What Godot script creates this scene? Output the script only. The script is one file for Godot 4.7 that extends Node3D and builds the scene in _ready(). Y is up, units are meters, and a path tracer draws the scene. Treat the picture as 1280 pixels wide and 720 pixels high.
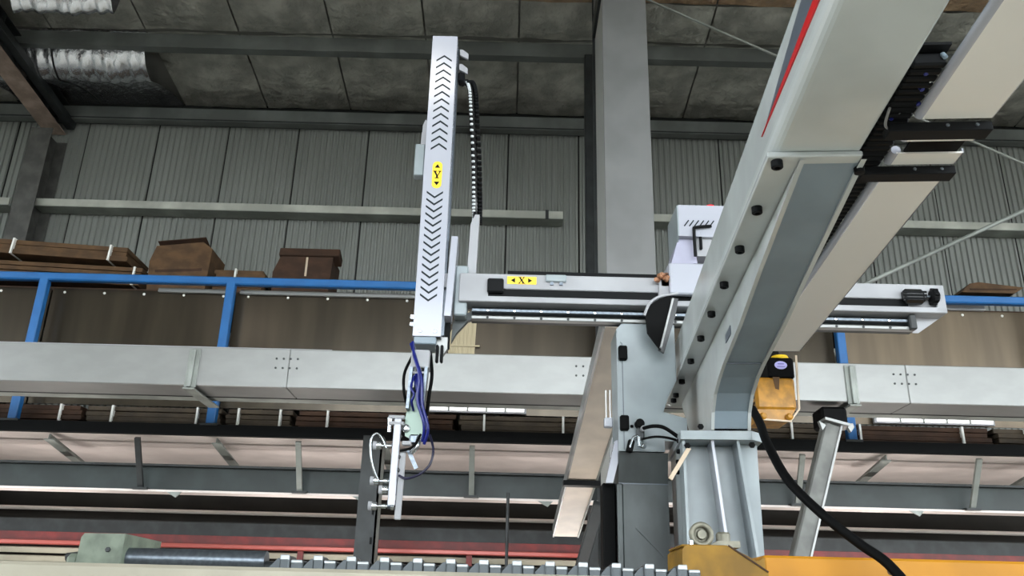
extends Node3D
# A small take-out robot on an injection moulding machine, in a steel-framed hall with a mezzanine.
# World: metres, y up, the long hall wall is parallel to x and stands at z = -10; the camera is at eye height.

var FR := Transform3D()            # frame that coordinates are given in: the hall's, or the robot's (turned a little)
var taken := {}
var rng := RandomNumberGenerator.new()
var M := {}
var tex := {}

func V(x: float, y: float, z: float) -> Vector3:
	return Vector3(x, y, z)

# ---------------------------------------------------------------- geometry collector
class Geo:
	var v := PackedVector3Array()
	var n := PackedVector3Array()
	func tri(a: Vector3, b: Vector3, c: Vector3, na: Vector3, nb: Vector3, nc: Vector3) -> void:
		if (b - a).cross(c - a).dot(na + nb + nc) > 0.0:
			v.append_array([a, c, b]); n.append_array([na, nc, nb])
		else:
			v.append_array([a, b, c]); n.append_array([na, nb, nc])
	func poly(p: Array, out: Vector3) -> void:
		var k: Vector3 = (p[1] - p[0]).cross(p[2] - p[0])
		if k.length() < 1e-12:
			k = out
		k = k.normalized()
		if k.dot(out) < 0.0:
			k = -k
		for i in range(1, p.size() - 1):
			tri(p[0], p[i], p[i + 1], k, k, k)
	func box(c: Vector3, s: Vector3, ch := 0.0, b := Basis()) -> Geo:
		var h := s * 0.5
		ch = minf(ch, minf(h.x, minf(h.y, h.z)) * 0.9)
		var g := func(sx: int, sy: int, sz: int, a: int) -> Vector3:
			var p := Vector3(sx * h.x, sy * h.y, sz * h.z)
			if a != 0: p.x -= sx * ch
			if a != 1: p.y -= sy * ch
			if a != 2: p.z -= sz * ch
			return c + b * p
		for s1 in [-1, 1]:
			poly([g.call(s1, -1, -1, 0), g.call(s1, 1, -1, 0), g.call(s1, 1, 1, 0), g.call(s1, -1, 1, 0)], b.x * s1)
			poly([g.call(-1, s1, -1, 1), g.call(1, s1, -1, 1), g.call(1, s1, 1, 1), g.call(-1, s1, 1, 1)], b.y * s1)
			poly([g.call(-1, -1, s1, 2), g.call(1, -1, s1, 2), g.call(1, 1, s1, 2), g.call(-1, 1, s1, 2)], b.z * s1)
		if ch > 0.0:
			for s1 in [-1, 1]:
				for s2 in [-1, 1]:
					poly([g.call(s1, s2, -1, 0), g.call(s1, s2, 1, 0), g.call(s1, s2, 1, 1), g.call(s1, s2, -1, 1)], b.x * s1 + b.y * s2)
					poly([g.call(s1, -1, s2, 0), g.call(s1, 1, s2, 0), g.call(s1, 1, s2, 2), g.call(s1, -1, s2, 2)], b.x * s1 + b.z * s2)
					poly([g.call(-1, s1, s2, 1), g.call(1, s1, s2, 1), g.call(1, s1, s2, 2), g.call(-1, s1, s2, 2)], b.y * s1 + b.z * s2)
					for s3 in [-1, 1]:
						poly([g.call(s1, s2, s3, 0), g.call(s1, s2, s3, 1), g.call(s1, s2, s3, 2)], b.x * s1 + b.y * s2 + b.z * s3)
		return self
	func span(a: Vector3, b: Vector3, ch := 0.0) -> Geo:      # a box from corner to corner
		return box((a + b) * 0.5, (b - a).abs(), ch)
	func bar(a: Vector3, b: Vector3, w: float, d: float, ch := 0.0, up := Vector3.UP) -> Geo:   # a bar of width w and depth d along a line
		var z := (b - a).normalized()
		var x := up.cross(z)
		if x.length() < 1e-4: x = Vector3.RIGHT
		x = x.normalized()
		return box((a + b) * 0.5, Vector3(w, d, (b - a).length()), ch, Basis(x, z.cross(x), z))
	func tube(p: Array, r: float, k := 10, r2 := -1.0) -> Geo:
		var rings := []
		var x := Vector3.ZERO
		for i in p.size():
			var t: Vector3 = (p[mini(i + 1, p.size() - 1)] - p[maxi(i - 1, 0)]).normalized()
			if i == 0:
				x = t.cross(Vector3.UP if absf(t.y) < 0.9 else Vector3.RIGHT).normalized()
			x = (x - t * x.dot(t)).normalized()
			var y := t.cross(x)
			var ring := []
			var rr := r if r2 < 0.0 else lerpf(r, r2, float(i) / (p.size() - 1))
			for j in k:
				var a := TAU * j / k
				var d := x * cos(a) + y * sin(a)
				ring.append([p[i] + d * rr, d])
			rings.append(ring)
		for i in p.size() - 1:
			for j in k:
				var a: Array = rings[i][j]; var b: Array = rings[i][(j + 1) % k]
				var c: Array = rings[i + 1][(j + 1) % k]; var d: Array = rings[i + 1][j]
				tri(a[0], b[0], c[0], a[1], b[1], c[1]); tri(a[0], c[0], d[0], a[1], c[1], d[1])
		for e in [0, p.size() - 1]:
			var o: Vector3 = p[e] - p[1] if e == 0 else p[e] - p[e - 1]
			var cap := []
			for q in rings[e]: cap.append(q[0])
			poly(cap, o)
		return self
	func lathe(o: Vector3, axis: Vector3, prof: Array, k := 16) -> Geo:   # profile of (radius, along)
		axis = axis.normalized()
		var x := axis.cross(Vector3.UP if absf(axis.y) < 0.9 else Vector3.RIGHT).normalized()
		var y := axis.cross(x)
		for i in prof.size() - 1:
			var a: Vector2 = prof[i]; var b: Vector2 = prof[i + 1]
			var sl := Vector2(b.y - a.y, -(b.x - a.x)).normalized()
			for j in k:
				var d0 := x * cos(TAU * j / k) + y * sin(TAU * j / k)
				var d1 := x * cos(TAU * (j + 1) / k) + y * sin(TAU * (j + 1) / k)
				var p := [o + d0 * a.x + axis * a.y, o + d1 * a.x + axis * a.y, o + d1 * b.x + axis * b.y, o + d0 * b.x + axis * b.y]
				var n0 := d0 * sl.x + axis * sl.y; var n1 := d1 * sl.x + axis * sl.y
				if a.x > 1e-6: tri(p[0], p[1], p[2], n0, n1, n1)
				if b.x > 1e-6: tri(p[0], p[2], p[3], n0, n1, n0)
		return self
	func prism(pts: Array, o: Vector3, ex: Vector3, ey: Vector3, ez: Vector3) -> Geo:   # polygon in the plane (ex, ey), pushed out by ez
		var q := PackedVector2Array(pts)
		var idx := Geometry2D.triangulate_polygon(q)
		var at := func(p: Vector2) -> Vector3: return o + ex * p.x + ey * p.y
		var up := ez.normalized()
		for i in range(0, idx.size(), 3):
			var a: Vector3 = at.call(q[idx[i]]); var b: Vector3 = at.call(q[idx[i + 1]]); var c: Vector3 = at.call(q[idx[i + 2]])
			tri(a + ez, b + ez, c + ez, up, up, up); tri(a, b, c, -up, -up, -up)
		var area := 0.0
		for i in q.size():
			area += q[i].cross(q[(i + 1) % q.size()])
		for i in q.size():
			var a2 := q[i]; var b2 := q[(i + 1) % q.size()]
			var a: Vector3 = at.call(a2); var b: Vector3 = at.call(b2)
			var d := (b2 - a2).orthogonal() * (-1.0 if area < 0 else 1.0)
			var out := ex * d.x + ey * d.y
			var flip := ex * (-d.x) + ey * (-d.y)
			var mid := (a2 + b2) * 0.5 + d.normalized() * 1e-4
			poly([a, b, b + ez, a + ez], flip if Geometry2D.is_point_in_polygon(mid, q) else out)
		return self

	func mesh(xf: Transform3D) -> ArrayMesh:
		var a := []
		a.resize(Mesh.ARRAY_MAX)
		var vv := PackedVector3Array(); var nn := PackedVector3Array()
		vv.resize(v.size()); nn.resize(n.size())
		for i in v.size():
			vv[i] = xf * v[i]
			nn[i] = (xf.basis * n[i]).normalized()
		a[Mesh.ARRAY_VERTEX] = vv
		a[Mesh.ARRAY_NORMAL] = nn
		var m := ArrayMesh.new()
		m.add_surface_from_arrays(Mesh.PRIMITIVE_TRIANGLES, a)
		return m

func smooth(p: Array, steps := 5) -> Array:          # a soft curve through the points
	var out := []
	for i in p.size() - 1:
		var a: Vector3 = p[maxi(i - 1, 0)]; var b: Vector3 = p[i]; var c: Vector3 = p[i + 1]; var d: Vector3 = p[mini(i + 2, p.size() - 1)]
		for k in steps:
			out.append(b.cubic_interpolate(c, a, d, float(k) / steps))
	out.append(p[-1])
	return out

# ---------------------------------------------------------------- nodes
func numbered(called: String, parent: Node) -> String:
	var key := str(parent.get_instance_id()) + called
	taken[key] = taken.get(key, -1) + 1
	return called if taken[key] == 0 else "%s_%03d" % [called, taken[key]]

func tag(o: Node3D, label: String, category: String, group := "") -> Node3D:
	o.set_meta("label", label)
	if category: o.set_meta("category", category)
	if group: o.set_meta("group", group)
	return o

func thing(called: String, label: String, category: String, at: Vector3, group := "") -> Node3D:
	var o := Node3D.new()
	o.name = numbered(called, self)
	add_child(o, true)
	o.transform = FR * Transform3D(Basis(), at)
	return tag(o, label, category, group)

func part(called: String, g: Geo, m: Material, parent: Node3D, label := "") -> MeshInstance3D:
	var o := MeshInstance3D.new()
	o.name = numbered(called, parent)
	parent.add_child(o, true)
	o.mesh = g.mesh(parent.global_transform.affine_inverse() * FR)
	o.material_override = m
	if label: o.set_meta("label", label)
	return o

func solo(called: String, g: Geo, m: Material, label: String, category: String, at: Vector3, group := "") -> MeshInstance3D:
	var o := MeshInstance3D.new()
	o.name = numbered(called, self)
	add_child(o, true)
	o.transform = FR * Transform3D(Basis(), at)
	o.mesh = g.mesh(Transform3D(Basis(), -at))
	o.material_override = m
	tag(o, label, category, group)
	return o

func struct(called: String, g: Geo, m: Material) -> MeshInstance3D:
	var o := MeshInstance3D.new()
	o.name = called
	add_child(o, true)
	o.mesh = g.mesh(Transform3D())
	o.material_override = m
	o.set_meta("kind", "structure")
	return o

func copy(o: Node3D, called: String, shift: Vector3, label: String) -> Node3D:
	var c: Node3D = o.duplicate()
	c.name = numbered(called, self)
	add_child(c, true)
	c.position = o.position + FR.basis * shift
	c.set_meta("label", label)
	return c

func screw_head(p: Vector3, axis: Vector3, r: float, h: float, k := 6) -> Geo:
	return Geo.new().lathe(p, axis, [Vector2(r, 0), Vector2(r, h * 0.8), Vector2(r * 0.8, h), Vector2(0, h)], k)

func words(called: String, s: String, size: float, at: Vector3, m: Material, parent: Node3D, turn := 0.0, serif := true) -> void:
	var t := TextMesh.new()
	var f := SystemFont.new()
	f.font_names = PackedStringArray(["Droid Serif" if serif else "Droid Sans"])
	f.font_weight = 700
	t.text = s; t.font = f; t.font_size = 64; t.pixel_size = size / 64.0; t.depth = 0.0008
	var o := MeshInstance3D.new()
	o.name = numbered(called, parent)
	parent.add_child(o, true)
	o.mesh = t; o.material_override = m
	o.transform = parent.global_transform.affine_inverse() * FR * Transform3D(Basis(Vector3(0, 0, 1), turn), at)

# ---------------------------------------------------------------- materials
func noise_tex(key: String, freq: float, lo: float, hi: float, seed_: int, oct := 4, kind := FastNoiseLite.TYPE_SIMPLEX_SMOOTH) -> Texture2D:
	if tex.has(key): return tex[key]
	var n := FastNoiseLite.new()
	n.seed = seed_; n.frequency = freq; n.noise_type = kind; n.fractal_octaves = oct
	var t := NoiseTexture2D.new()
	t.width = 512; t.height = 512; t.seamless = true; t.noise = n
	var r := Gradient.new()
	r.set_color(0, Color(lo, lo, lo)); r.set_color(1, Color(hi, hi, hi))
	r.set_offset(0, 0.25); r.set_offset(1, 0.75)
	t.color_ramp = r
	tex[key] = t
	return t

func bump_tex(key: String, freq: float, strength: float, seed_: int) -> Texture2D:
	if tex.has(key): return tex[key]
	var n := FastNoiseLite.new()
	n.seed = seed_; n.frequency = freq; n.fractal_octaves = 4
	var t := NoiseTexture2D.new()
	t.width = 512; t.height = 512; t.seamless = true; t.noise = n
	t.as_normal_map = true; t.bump_strength = strength
	tex[key] = t
	return t

func mat(key: String, c: Color, rough: float, metal := 0.0, wear: Texture2D = null, scale := Vector3.ONE, bump: Texture2D = null, amount := 0.3) -> StandardMaterial3D:
	var m := StandardMaterial3D.new()
	m.resource_name = key
	m.albedo_color = c; m.roughness = rough; m.metallic = metal
	if wear or bump:
		m.uv1_triplanar = true
		m.uv1_scale = scale
	if wear: m.albedo_texture = wear
	if bump:
		m.normal_enabled = true; m.normal_texture = bump; m.normal_scale = amount
	M[key] = m
	return m

func materials() -> void:
	var soft := noise_tex("soft", 0.006, 0.93, 1.0, 3)
	var dirt := noise_tex("dirt", 0.007, 0.80, 1.0, 11, 5)
	var fine := noise_tex("fine", 0.05, 0.86, 1.0, 7)
	var wrinkle := bump_tex("wrinkle", 0.02, 10.0, 5)
	mat("white", Color(0.655, 0.66, 0.675), 0.3, 0.0, soft, V(1, 1, 1) * 0.7)
	mat("gantry", Color(0.745, 0.77, 0.77), 0.2, 0.0, soft, V(1, 1, 1) * 0.7)
	mat("cabinet", Color(0.56, 0.60, 0.615), 0.32, 0.0, soft, V(1, 1, 1) * 1.1)
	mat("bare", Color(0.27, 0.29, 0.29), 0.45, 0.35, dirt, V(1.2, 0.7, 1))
	mat("lilac", Color(0.62, 0.62, 0.70), 0.4, 0.0, soft)
	mat("alu", Color(0.56, 0.565, 0.56), 0.36, 0.4, noise_tex("alu", 0.01, 0.965, 1.0, 21), V(0.6, 1.2, 1))
	mat("galv", Color(0.60, 0.62, 0.60), 0.5, 0.3, dirt, V(0.6, 0.6, 0.6))
	mat("bronze", Color(0.32, 0.29, 0.245), 0.22, 0.6, noise_tex("bronze", 0.006, 0.85, 1.0, 31), V(0.8, 0.1, 1))
	mat("bronze_light", Color(0.44, 0.385, 0.31), 0.34, 0.35, noise_tex("bronze", 0.006, 0.85, 1.0, 31), V(0.8, 0.1, 1))
	mat("blue", Color(0.10, 0.40, 0.66), 0.45, 0.0, soft)
	mat("sheet", Color(0.535, 0.55, 0.535), 0.55, 0.0, soft, V(0.35, 0.12, 0.35))
	mat("backing", Color(0.16, 0.17, 0.17), 0.9)
	mat("girt", Color(0.66, 0.68, 0.65), 0.55, 0.1, dirt, V(0.3, 0.3, 0.3))
	mat("foil", Color(0.80, 0.80, 0.765), 0.42, 0.5, dirt, V(0.6, 0.6, 0.6), wrinkle, 0.8)
	mat("warm_reflection_foil", Color(0.78, 0.66, 0.54), 0.42, 0.5, dirt, V(0.6, 0.6, 0.6), wrinkle, 0.8)  # a warm floor reflection put into the foil colour
	mat("girt_face", Color(0.82, 0.83, 0.79), 0.5, 0.0, dirt, V(0.3, 0.3, 0.3))
	mat("corner", Color(0.36, 0.36, 0.35), 0.6, 0.0, dirt)
	mat("lit_column_side", Color(0.72, 0.73, 0.72), 0.5)  # column grey made paler to stand for light from the left
	mat("purlin", Color(0.46, 0.48, 0.47), 0.55, 0.1, dirt, V(0.3, 0.3, 0.3))
	mat("bright_foil", Color(0.90, 0.91, 0.93), 0.24, 0.9, soft, V(0.6, 0.6, 0.6), wrinkle, 0.5)  # paler, shinier foil for the bright reflected patches
	mat("deck", Color(0.55, 0.55, 0.53), 0.8)
	mat("steel_grey", Color(0.52, 0.525, 0.53), 0.5, 0.0, soft, V(0.4, 0.4, 0.4))
	mat("steel_dark", Color(0.20, 0.215, 0.22), 0.5, 0.1, dirt)
	mat("rafter", Color(0.66, 0.58, 0.53), 0.6, 0.0, dirt)
	mat("sage", Color(0.19, 0.23, 0.23), 0.5, 0.0, dirt, V(0.5, 0.5, 0.5))
	mat("black", Color(0.075, 0.08, 0.085), 0.5)
	mat("rubber", Color(0.03, 0.032, 0.034), 0.6)
	mat("gloss_black", Color(0.05, 0.055, 0.06), 0.25)
	mat("chrome", Color(0.75, 0.77, 0.78), 0.25, 0.9)
	mat("steel", Color(0.42, 0.45, 0.48), 0.32, 0.8, fine, V(2, 2, 2))
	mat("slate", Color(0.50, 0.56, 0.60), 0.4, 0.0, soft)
	mat("yellow", Color(0.56, 0.41, 0.03), 0.65, 0.0, dirt, V(1.5, 1.5, 1.5))
	mat("amber", Color(0.78, 0.55, 0.15), 0.4, 0.0, dirt, V(3, 3, 3))
	mat("label_yellow", Color(0.95, 0.79, 0.16), 0.45)
	mat("cream", Color(0.62, 0.60, 0.535), 0.5, 0.0, soft)
	mat("block", Color(0.44, 0.48, 0.42), 0.55, 0.0, dirt, V(3, 3, 3))
	mat("red", Color(0.42, 0.09, 0.08), 0.5, 0.0, dirt)
	mat("white_deck", Color(0.90, 0.86, 0.84), 0.6, 0.0, soft, V(0.4, 0.4, 0.4))
	mat("glint_steel", Color(0.60, 0.62, 0.63), 0.3, 0.4)  # pale steel for the highlights painted on the rack
	mat("gold", Color(0.70, 0.65, 0.53), 0.45, 0.2)  # colour of the lamp reflection on the brown panel
	mat("chute", Color(0.90, 0.85, 0.79), 0.45, 0.0, soft)
	mat("prop", Color(0.45, 0.455, 0.44), 0.5, 0.1, dirt)
	mat("card", Color(0.38, 0.28, 0.18), 0.85, 0.0, dirt, V(1, 1.5, 1))
	mat("card_deck", Color(0.30, 0.255, 0.20), 0.8, 0.0, dirt, V(1, 1.5, 1))
	mat("card_dark", Color(0.27, 0.18, 0.12), 0.85, 0.0, dirt, V(1, 1.5, 1))
	mat("strap", Color(0.92, 0.92, 0.90), 0.5)
	mat("shade_dark", Color(0.17, 0.16, 0.145), 0.8, 0.0, dirt, V(0.4, 0.4, 0.4))  # shade of the unlit area below the deck, as a colour
	mat("concrete", Color(0.80, 0.78, 0.73), 0.7, 0.0, dirt, V(0.25, 0.25, 0.25))
	mat("plaster", Color(0.70, 0.71, 0.69), 0.85)
	mat("tube_blue", Color(0.07, 0.11, 0.42), 0.3)
	mat("brass", Color(0.62, 0.45, 0.34), 0.4, 0.5)
	mat("sage_plate", Color(0.50, 0.57, 0.53), 0.4, 0.3)
	mat("lavender", Color(0.72, 0.70, 0.92), 0.4)
	mat("ring", Color(0.55, 0.54, 0.48), 0.5, 0.4, dirt, V(4, 4, 4))
	mat("beige", Color(0.78, 0.71, 0.62), 0.6)
	mat("stripe_red", Color(0.78, 0.12, 0.13), 0.35)
	var c := mat("clear", Color(0.95, 0.93, 0.85, 0.08), 0.05)
	c.transparency = BaseMaterial3D.TRANSPARENCY_ALPHA
	var l := mat("lamp", Color(1, 1, 1), 0.5)
	l.emission_enabled = true; l.emission = Color(1, 0.98, 0.95); l.emission_energy_multiplier = 110.0
	var ls := mat("strip_glow", Color(1, 1, 1), 0.5)
	ls.emission_enabled = true; ls.emission = Color(1, 0.99, 0.97); ls.emission_energy_multiplier = 3.0  # glow of the added battens and of the built panel reflections
	var l2 := mat("signal", Color(0.9, 0.1, 0.15), 0.4)
	l2.emission_enabled = true; l2.emission = Color(1, 0.1, 0.2); l2.emission_energy_multiplier = 1.5

# ---------------------------------------------------------------- light and camera
func camera_and_light() -> void:
	var cam := Camera3D.new()
	cam.name = "camera"
	add_child(cam, true)
	# pitched up 21 degrees and rolled a degree and a half
	cam.transform = Transform3D(Basis(V(0.9996764, 0.0235868, 0.0095266), V(-0.0254339, 0.9335048, 0.3576616), V(-0.000457, -0.3577882, 0.9338027)).orthonormalized(), V(0, 1.6, 0))
	cam.fov = rad_to_deg(2.0 * atan(360.0 / 1077.0))
	cam.near = 0.05; cam.far = 200.0
	cam.current = true
	var we := WorldEnvironment.new()
	we.name = "environment"
	var e := Environment.new()
	e.background_mode = Environment.BG_SKY
	var sky := Sky.new()
	var ps := ProceduralSkyMaterial.new()
	ps.sky_top_color = Color(0.80, 0.83, 0.86); ps.sky_horizon_color = Color(0.88, 0.90, 0.90)
	ps.ground_bottom_color = Color(0.42, 0.41, 0.39); ps.ground_horizon_color = Color(0.60, 0.60, 0.58)
	ps.sky_energy_multiplier = 6.0; ps.ground_energy_multiplier = 3.0
	sky.sky_material = ps
	e.sky = sky
	e.tonemap_mode = Environment.TONE_MAPPER_LINEAR
	e.tonemap_exposure = 0.24
	e.sdfgi_enabled = true; e.ssao_enabled = true; e.ssil_enabled = true
	we.environment = e
	add_child(we, true)
	for p in [V(-0.92, 7.3, 1.5), V(-5.2, 6.9, 0.0), V(4.6, 6.9, 1.0)]:
		high_bay(p)
	var spots := ["at the far left", "behind the tie-bar block", "behind the chute", "behind the yellow plate", "at the far right"]
	for i in 5:
		if i > 0 and i < 4:
			fill_batten(-6.1 + 3.3 * i, 1.30, -6.2, 0.1, 3.5, "in the near row, " + spots[i])
		fill_batten(-4.6 + 2.7 * i, 1.74, -8.75, -0.1, 3.6, "in the back row, " + spots[i])
		fill_batten(-4.6 + 2.7 * i, 1.74, -8.10, 0.35, 4.0, "in the front row, " + spots[i])

func fill_batten(x: float, y: float, z: float, tilt: float, energy: float, where: String) -> void:
	# an added unseen fill light behind the machine, brightening the chute and the underside of the mezzanine
	var p := V(x, y, z)
	var o := thing("fill_batten", "added fill batten low under the mezzanine, " + where, "lamp", p, "added fill battens behind the machine")
	part("tray", Geo.new().span(p + V(-0.65, -0.06, -0.06), p + V(0.65, -0.02, 0.06), 0.006), M.white, o)
	for sx in [-0.5, 0.5]:
		part("stand", Geo.new().tube([V(p.x + sx, 0, p.z), V(p.x + sx, p.y - 0.05, p.z)], 0.015, 8), M.steel_dark, o)
	part("tube", Geo.new().tube([p + V(-0.6, -0.005, 0), p + V(0.6, -0.005, 0)], 0.014, 10), M.strip_glow, o)
	var a := AreaLight3D.new()
	a.name = "fill_batten_light"
	a.area_size = Vector2(1.2, 0.06)
	a.light_energy = energy
	a.light_color = Color(1.0, 0.97, 0.95)
	a.area_range = 40.0
	a.shadow_enabled = true
	add_child(a, true)
	a.position = p + V(0, 0.02, 0)
	a.rotation = V(PI / 2 + tilt, 0, 0)

func high_bay(p: Vector3) -> void:
	var o := thing("high_bay_lamp", "round white high bay lamp hanging behind the viewer, " + ("left of the upright arm" if p.x < -3 else ("in the middle" if p.x < 2 else "right of the main beam")), "lamp", p, "high bay lamps")
	part("shade", Geo.new().lathe(p, V(0, -1, 0), [Vector2(0.05, -0.35), Vector2(0.1, -0.3), Vector2(0.24, 0.0), Vector2(0.23, 0.0), Vector2(0.09, -0.28)], 24), M.white, o)
	part("rod", Geo.new().tube([p + V(0, 0.33, 0), V(p.x, roof_h(p.z) + 0.13, p.z)], 0.012, 8), M.steel_dark, o)
	part("diffuser", Geo.new().lathe(p, V(0, -1, 0), [Vector2(0.22, -0.02), Vector2(0.2, -0.005), Vector2(0.0, 0.0)], 24), M.lamp, o)
	var a := AreaLight3D.new()
	a.name = "lamp_light"
	a.area_size = Vector2(0.36, 0.36)
	a.light_energy = 5.0
	a.light_color = Color(1.0, 0.97, 0.93)
	a.area_range = 40.0
	a.shadow_enabled = true
	add_child(a, true)
	a.position = p + V(0, -0.03, 0)
	a.rotation = V(-PI / 2, 0, 0)

# ---------------------------------------------------------------- the hall
func roof_h(z: float) -> float:
	return 7.88 + 0.1 * (z + 10.0)

func hall() -> void:
	struct("floor", Geo.new().span(V(-14, -0.2, -10.3), V(14, 0, 12.3)), M.concrete)
	var c := Geo.new()
	c.prism([Vector2(-10.3, roof_h(-10.3) + 0.14), Vector2(12.3, roof_h(12.3) + 0.14), Vector2(12.3, roof_h(12.3) + 0.3), Vector2(-10.3, roof_h(-10.3) + 0.3)], V(-14, 0, 0), V(0, 0, 1), V(0, 1, 0), V(28, 0, 0))
	var roof := struct("ceiling", c, M.deck)
	var lw := Geo.new()      # the side walls, with a long high opening for daylight in each
	lw.span(V(-14.3, 0, -10.3), V(-14, 2.4, 12.3)); lw.span(V(-14.3, 7.4, -10.3), V(-14, 10.2, 12.3)); lw.span(V(-14.3, 2.4, -10.3), V(-14, 7.4, -4.0)); lw.span(V(-14.3, 2.4, 6.0), V(-14, 7.4, 12.3))
	struct("wall_left", lw, M.plaster)
	var rw := Geo.new()
	rw.span(V(14, 0, -10.3), V(14.3, 2.4, 12.3)); rw.span(V(14, 7.4, -10.3), V(14.3, 10.2, 12.3)); rw.span(V(14, 2.4, -10.3), V(14.3, 7.4, -5.0)); rw.span(V(14, 2.4, 8.0), V(14.3, 7.4, 12.3))
	struct("wall_right", rw, M.plaster)
	var fw := Geo.new()      # the end behind the viewer, with a wide clerestory opening above the yard doors
	fw.span(V(-14, 0, 12), V(-6.5, 10.2, 12.3)); fw.span(V(13, 0, 12), V(14, 10.2, 12.3)); fw.span(V(-6.5, 8.3, 12), V(13, 10.2, 12.3)); fw.span(V(-6.5, 0, 12), V(13, 2.6, 12.3))
	struct("wall_front", fw, M.plaster)
	var bw := struct("wall_back", Geo.new().span(V(-14, 0, -10.3), V(14, 8.0, -10.06)), M.backing)
	# corrugated sheets, each a sheet of its own with a lap gap
	var pitch := 0.0775
	var w := 0.93
	var pr := []
	var ribs := 12
	var sw := w - 0.018
	for i in ribs:
		var x0 := sw * i / ribs; var p := sw / ribs
		pr.append_array([Vector2(x0, 0), Vector2(x0 + p * 0.42, 0), Vector2(x0 + p * 0.58, 0.02), Vector2(x0 + p * 0.86, 0.02)])
	pr.append(Vector2(sw, 0))
	for k in range(-10, 13):
		var x := -3.80 + w * k
		if x < -11.0 or x > 8.0: continue
		var g := Geo.new()
		var zz := -10.0 + 0.004 * (k % 2)
		for i in pr.size() - 1:
			var a: Vector2 = pr[i]; var b: Vector2 = pr[i + 1]
			g.poly([V(x + a.x, 3.0, zz + a.y), V(x + b.x, 3.0, zz + b.y), V(x + b.x, 7.72, zz + b.y), V(x + a.x, 7.72, zz + a.y)], V(0, 0, 1))
			g.poly([V(x + a.x, 3.0, zz + a.y - 0.004), V(x + b.x, 3.0, zz + b.y - 0.004), V(x + b.x, 7.72, zz + b.y - 0.004), V(x + a.x, 7.72, zz + a.y - 0.004)], V(0, 0, -1))
		part("corrugated_sheet", g, M.sheet, bw)
	part("shade_board", Geo.new().span(V(-13.9, 0, -10.06), V(13.9, 3.0, -9.98)), M.shade_dark, bw, "lower wall with its shade painted dark")  # stands for a deep unlit area, its shade put into the colour
	# insulation foil between the purlins, in strips that sag and crease
	var noise := FastNoiseLite.new()
	noise.seed = 4; noise.frequency = 0.9; noise.fractal_octaves = 4
	var bays := [[-10.02, -8.62], [-8.58, -7.98], [-7.97, -7.12], [-7.08, -5.6]]
	for bi in 4:
		for k in range(-7, 7):
			var x0 := k * 1.12 + 0.02
			var bright: bool = (k == -5 and bi != 1) or (k == -6 and bi == 0)
			var g := Geo.new()
			var nu := 44 if bright else 14; var nv := 24 if bright else 14
			var grid := []
			for j in nv + 1:
				for i in nu + 1:
					var u := float(i) / nu; var v := float(j) / nv
					var x := x0 + 1.10 * u
					var z: float = lerpf(bays[bi][0], bays[bi][1], v)
					var sag := 0.05 * sin(PI * u) * sin(PI * v) + 0.035 * noise.get_noise_3d(x * 1.6, z * 0.8, bi * 7.0)
					if bright:     # bulge shaped to throw back daylight as a bright patch
						var crest := 0.74 if bi == 0 else 0.10
						var low := 0.44 + 0.05 * noise.get_noise_2d(x * 3.0, 5.0)
						var wide := 0.26
						sag = (low * pow(v / crest, 1.6) if v < crest else low * sqrt(maxf(0.0, 1.0 - pow((v - crest) / wide, 2.0)))) + 0.012 * sin(x * 46.0 + 3.0 * v + 3.0 * noise.get_noise_2d(x * 5.0, 1.0))
					grid.append(V(x, roof_h(z) + 0.07 - sag, z))
			var nor := []
			for j in nv + 1:
				for i in nu + 1:
					var du: Vector3 = grid[j * (nu + 1) + mini(i + 1, nu)] - grid[j * (nu + 1) + maxi(i - 1, 0)]
					var dv: Vector3 = grid[mini(j + 1, nv) * (nu + 1) + i] - grid[maxi(j - 1, 0) * (nu + 1) + i]
					var q := du.cross(dv).normalized()
					nor.append(q if q.y < 0 else -q)
			for j in nv:
				for i in nu:
					var a := j * (nu + 1) + i; var b := a + 1; var d := a + nu + 1; var e := d + 1
					g.tri(grid[a], grid[b], grid[e], nor[a], nor[b], nor[e]); g.tri(grid[a], grid[e], grid[d], nor[a], nor[e], nor[d])
			part("foil_sheet", g, M.bright_foil if bright else (M.warm_reflection_foil if bi == 2 else M.foil), roof)
	# purlins and the eave beam
	var names := ["cold-formed roof purlin nearest above the head of the corrugated wall", "second roof purlin from the corrugated wall, running behind the tall white arm's top", "third roof purlin from the corrugated wall, high in the roof"]
	var zs := [-9.82, -8.6, -7.1]
	for i in 3:
		var z: float = zs[i]
		var h := roof_h(z) - (0.14 if i == 0 else 0.0)
		var o := thing("roof_purlin", names[i], "purlin", V(0, h - 0.14, z), "roof purlins")
		part("web", Geo.new().span(V(-9, h - 0.16, z - 0.012), V(9, h + 0.02, z + 0.012)), M.purlin, o)
		part("flange", Geo.new().span(V(-9, h - 0.17, z - 0.10), V(9, h - 0.16, z + 0.012)), M.purlin, o)
		part("lip", Geo.new().span(V(-9, h - 0.17, z - 0.105), V(9, h - 0.13, z - 0.098)), M.purlin, o)
	solo("wall_head_angle", Geo.new().span(V(-9, 7.60, -9.96), V(9, 7.615, -9.80)).span(V(-9, 7.615, -9.965), V(9, 7.70, -9.95)), M.steel_dark, "dark steel angle along the top edge of the corrugated wall", "angle", V(0, 7.6, -9.9))
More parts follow.
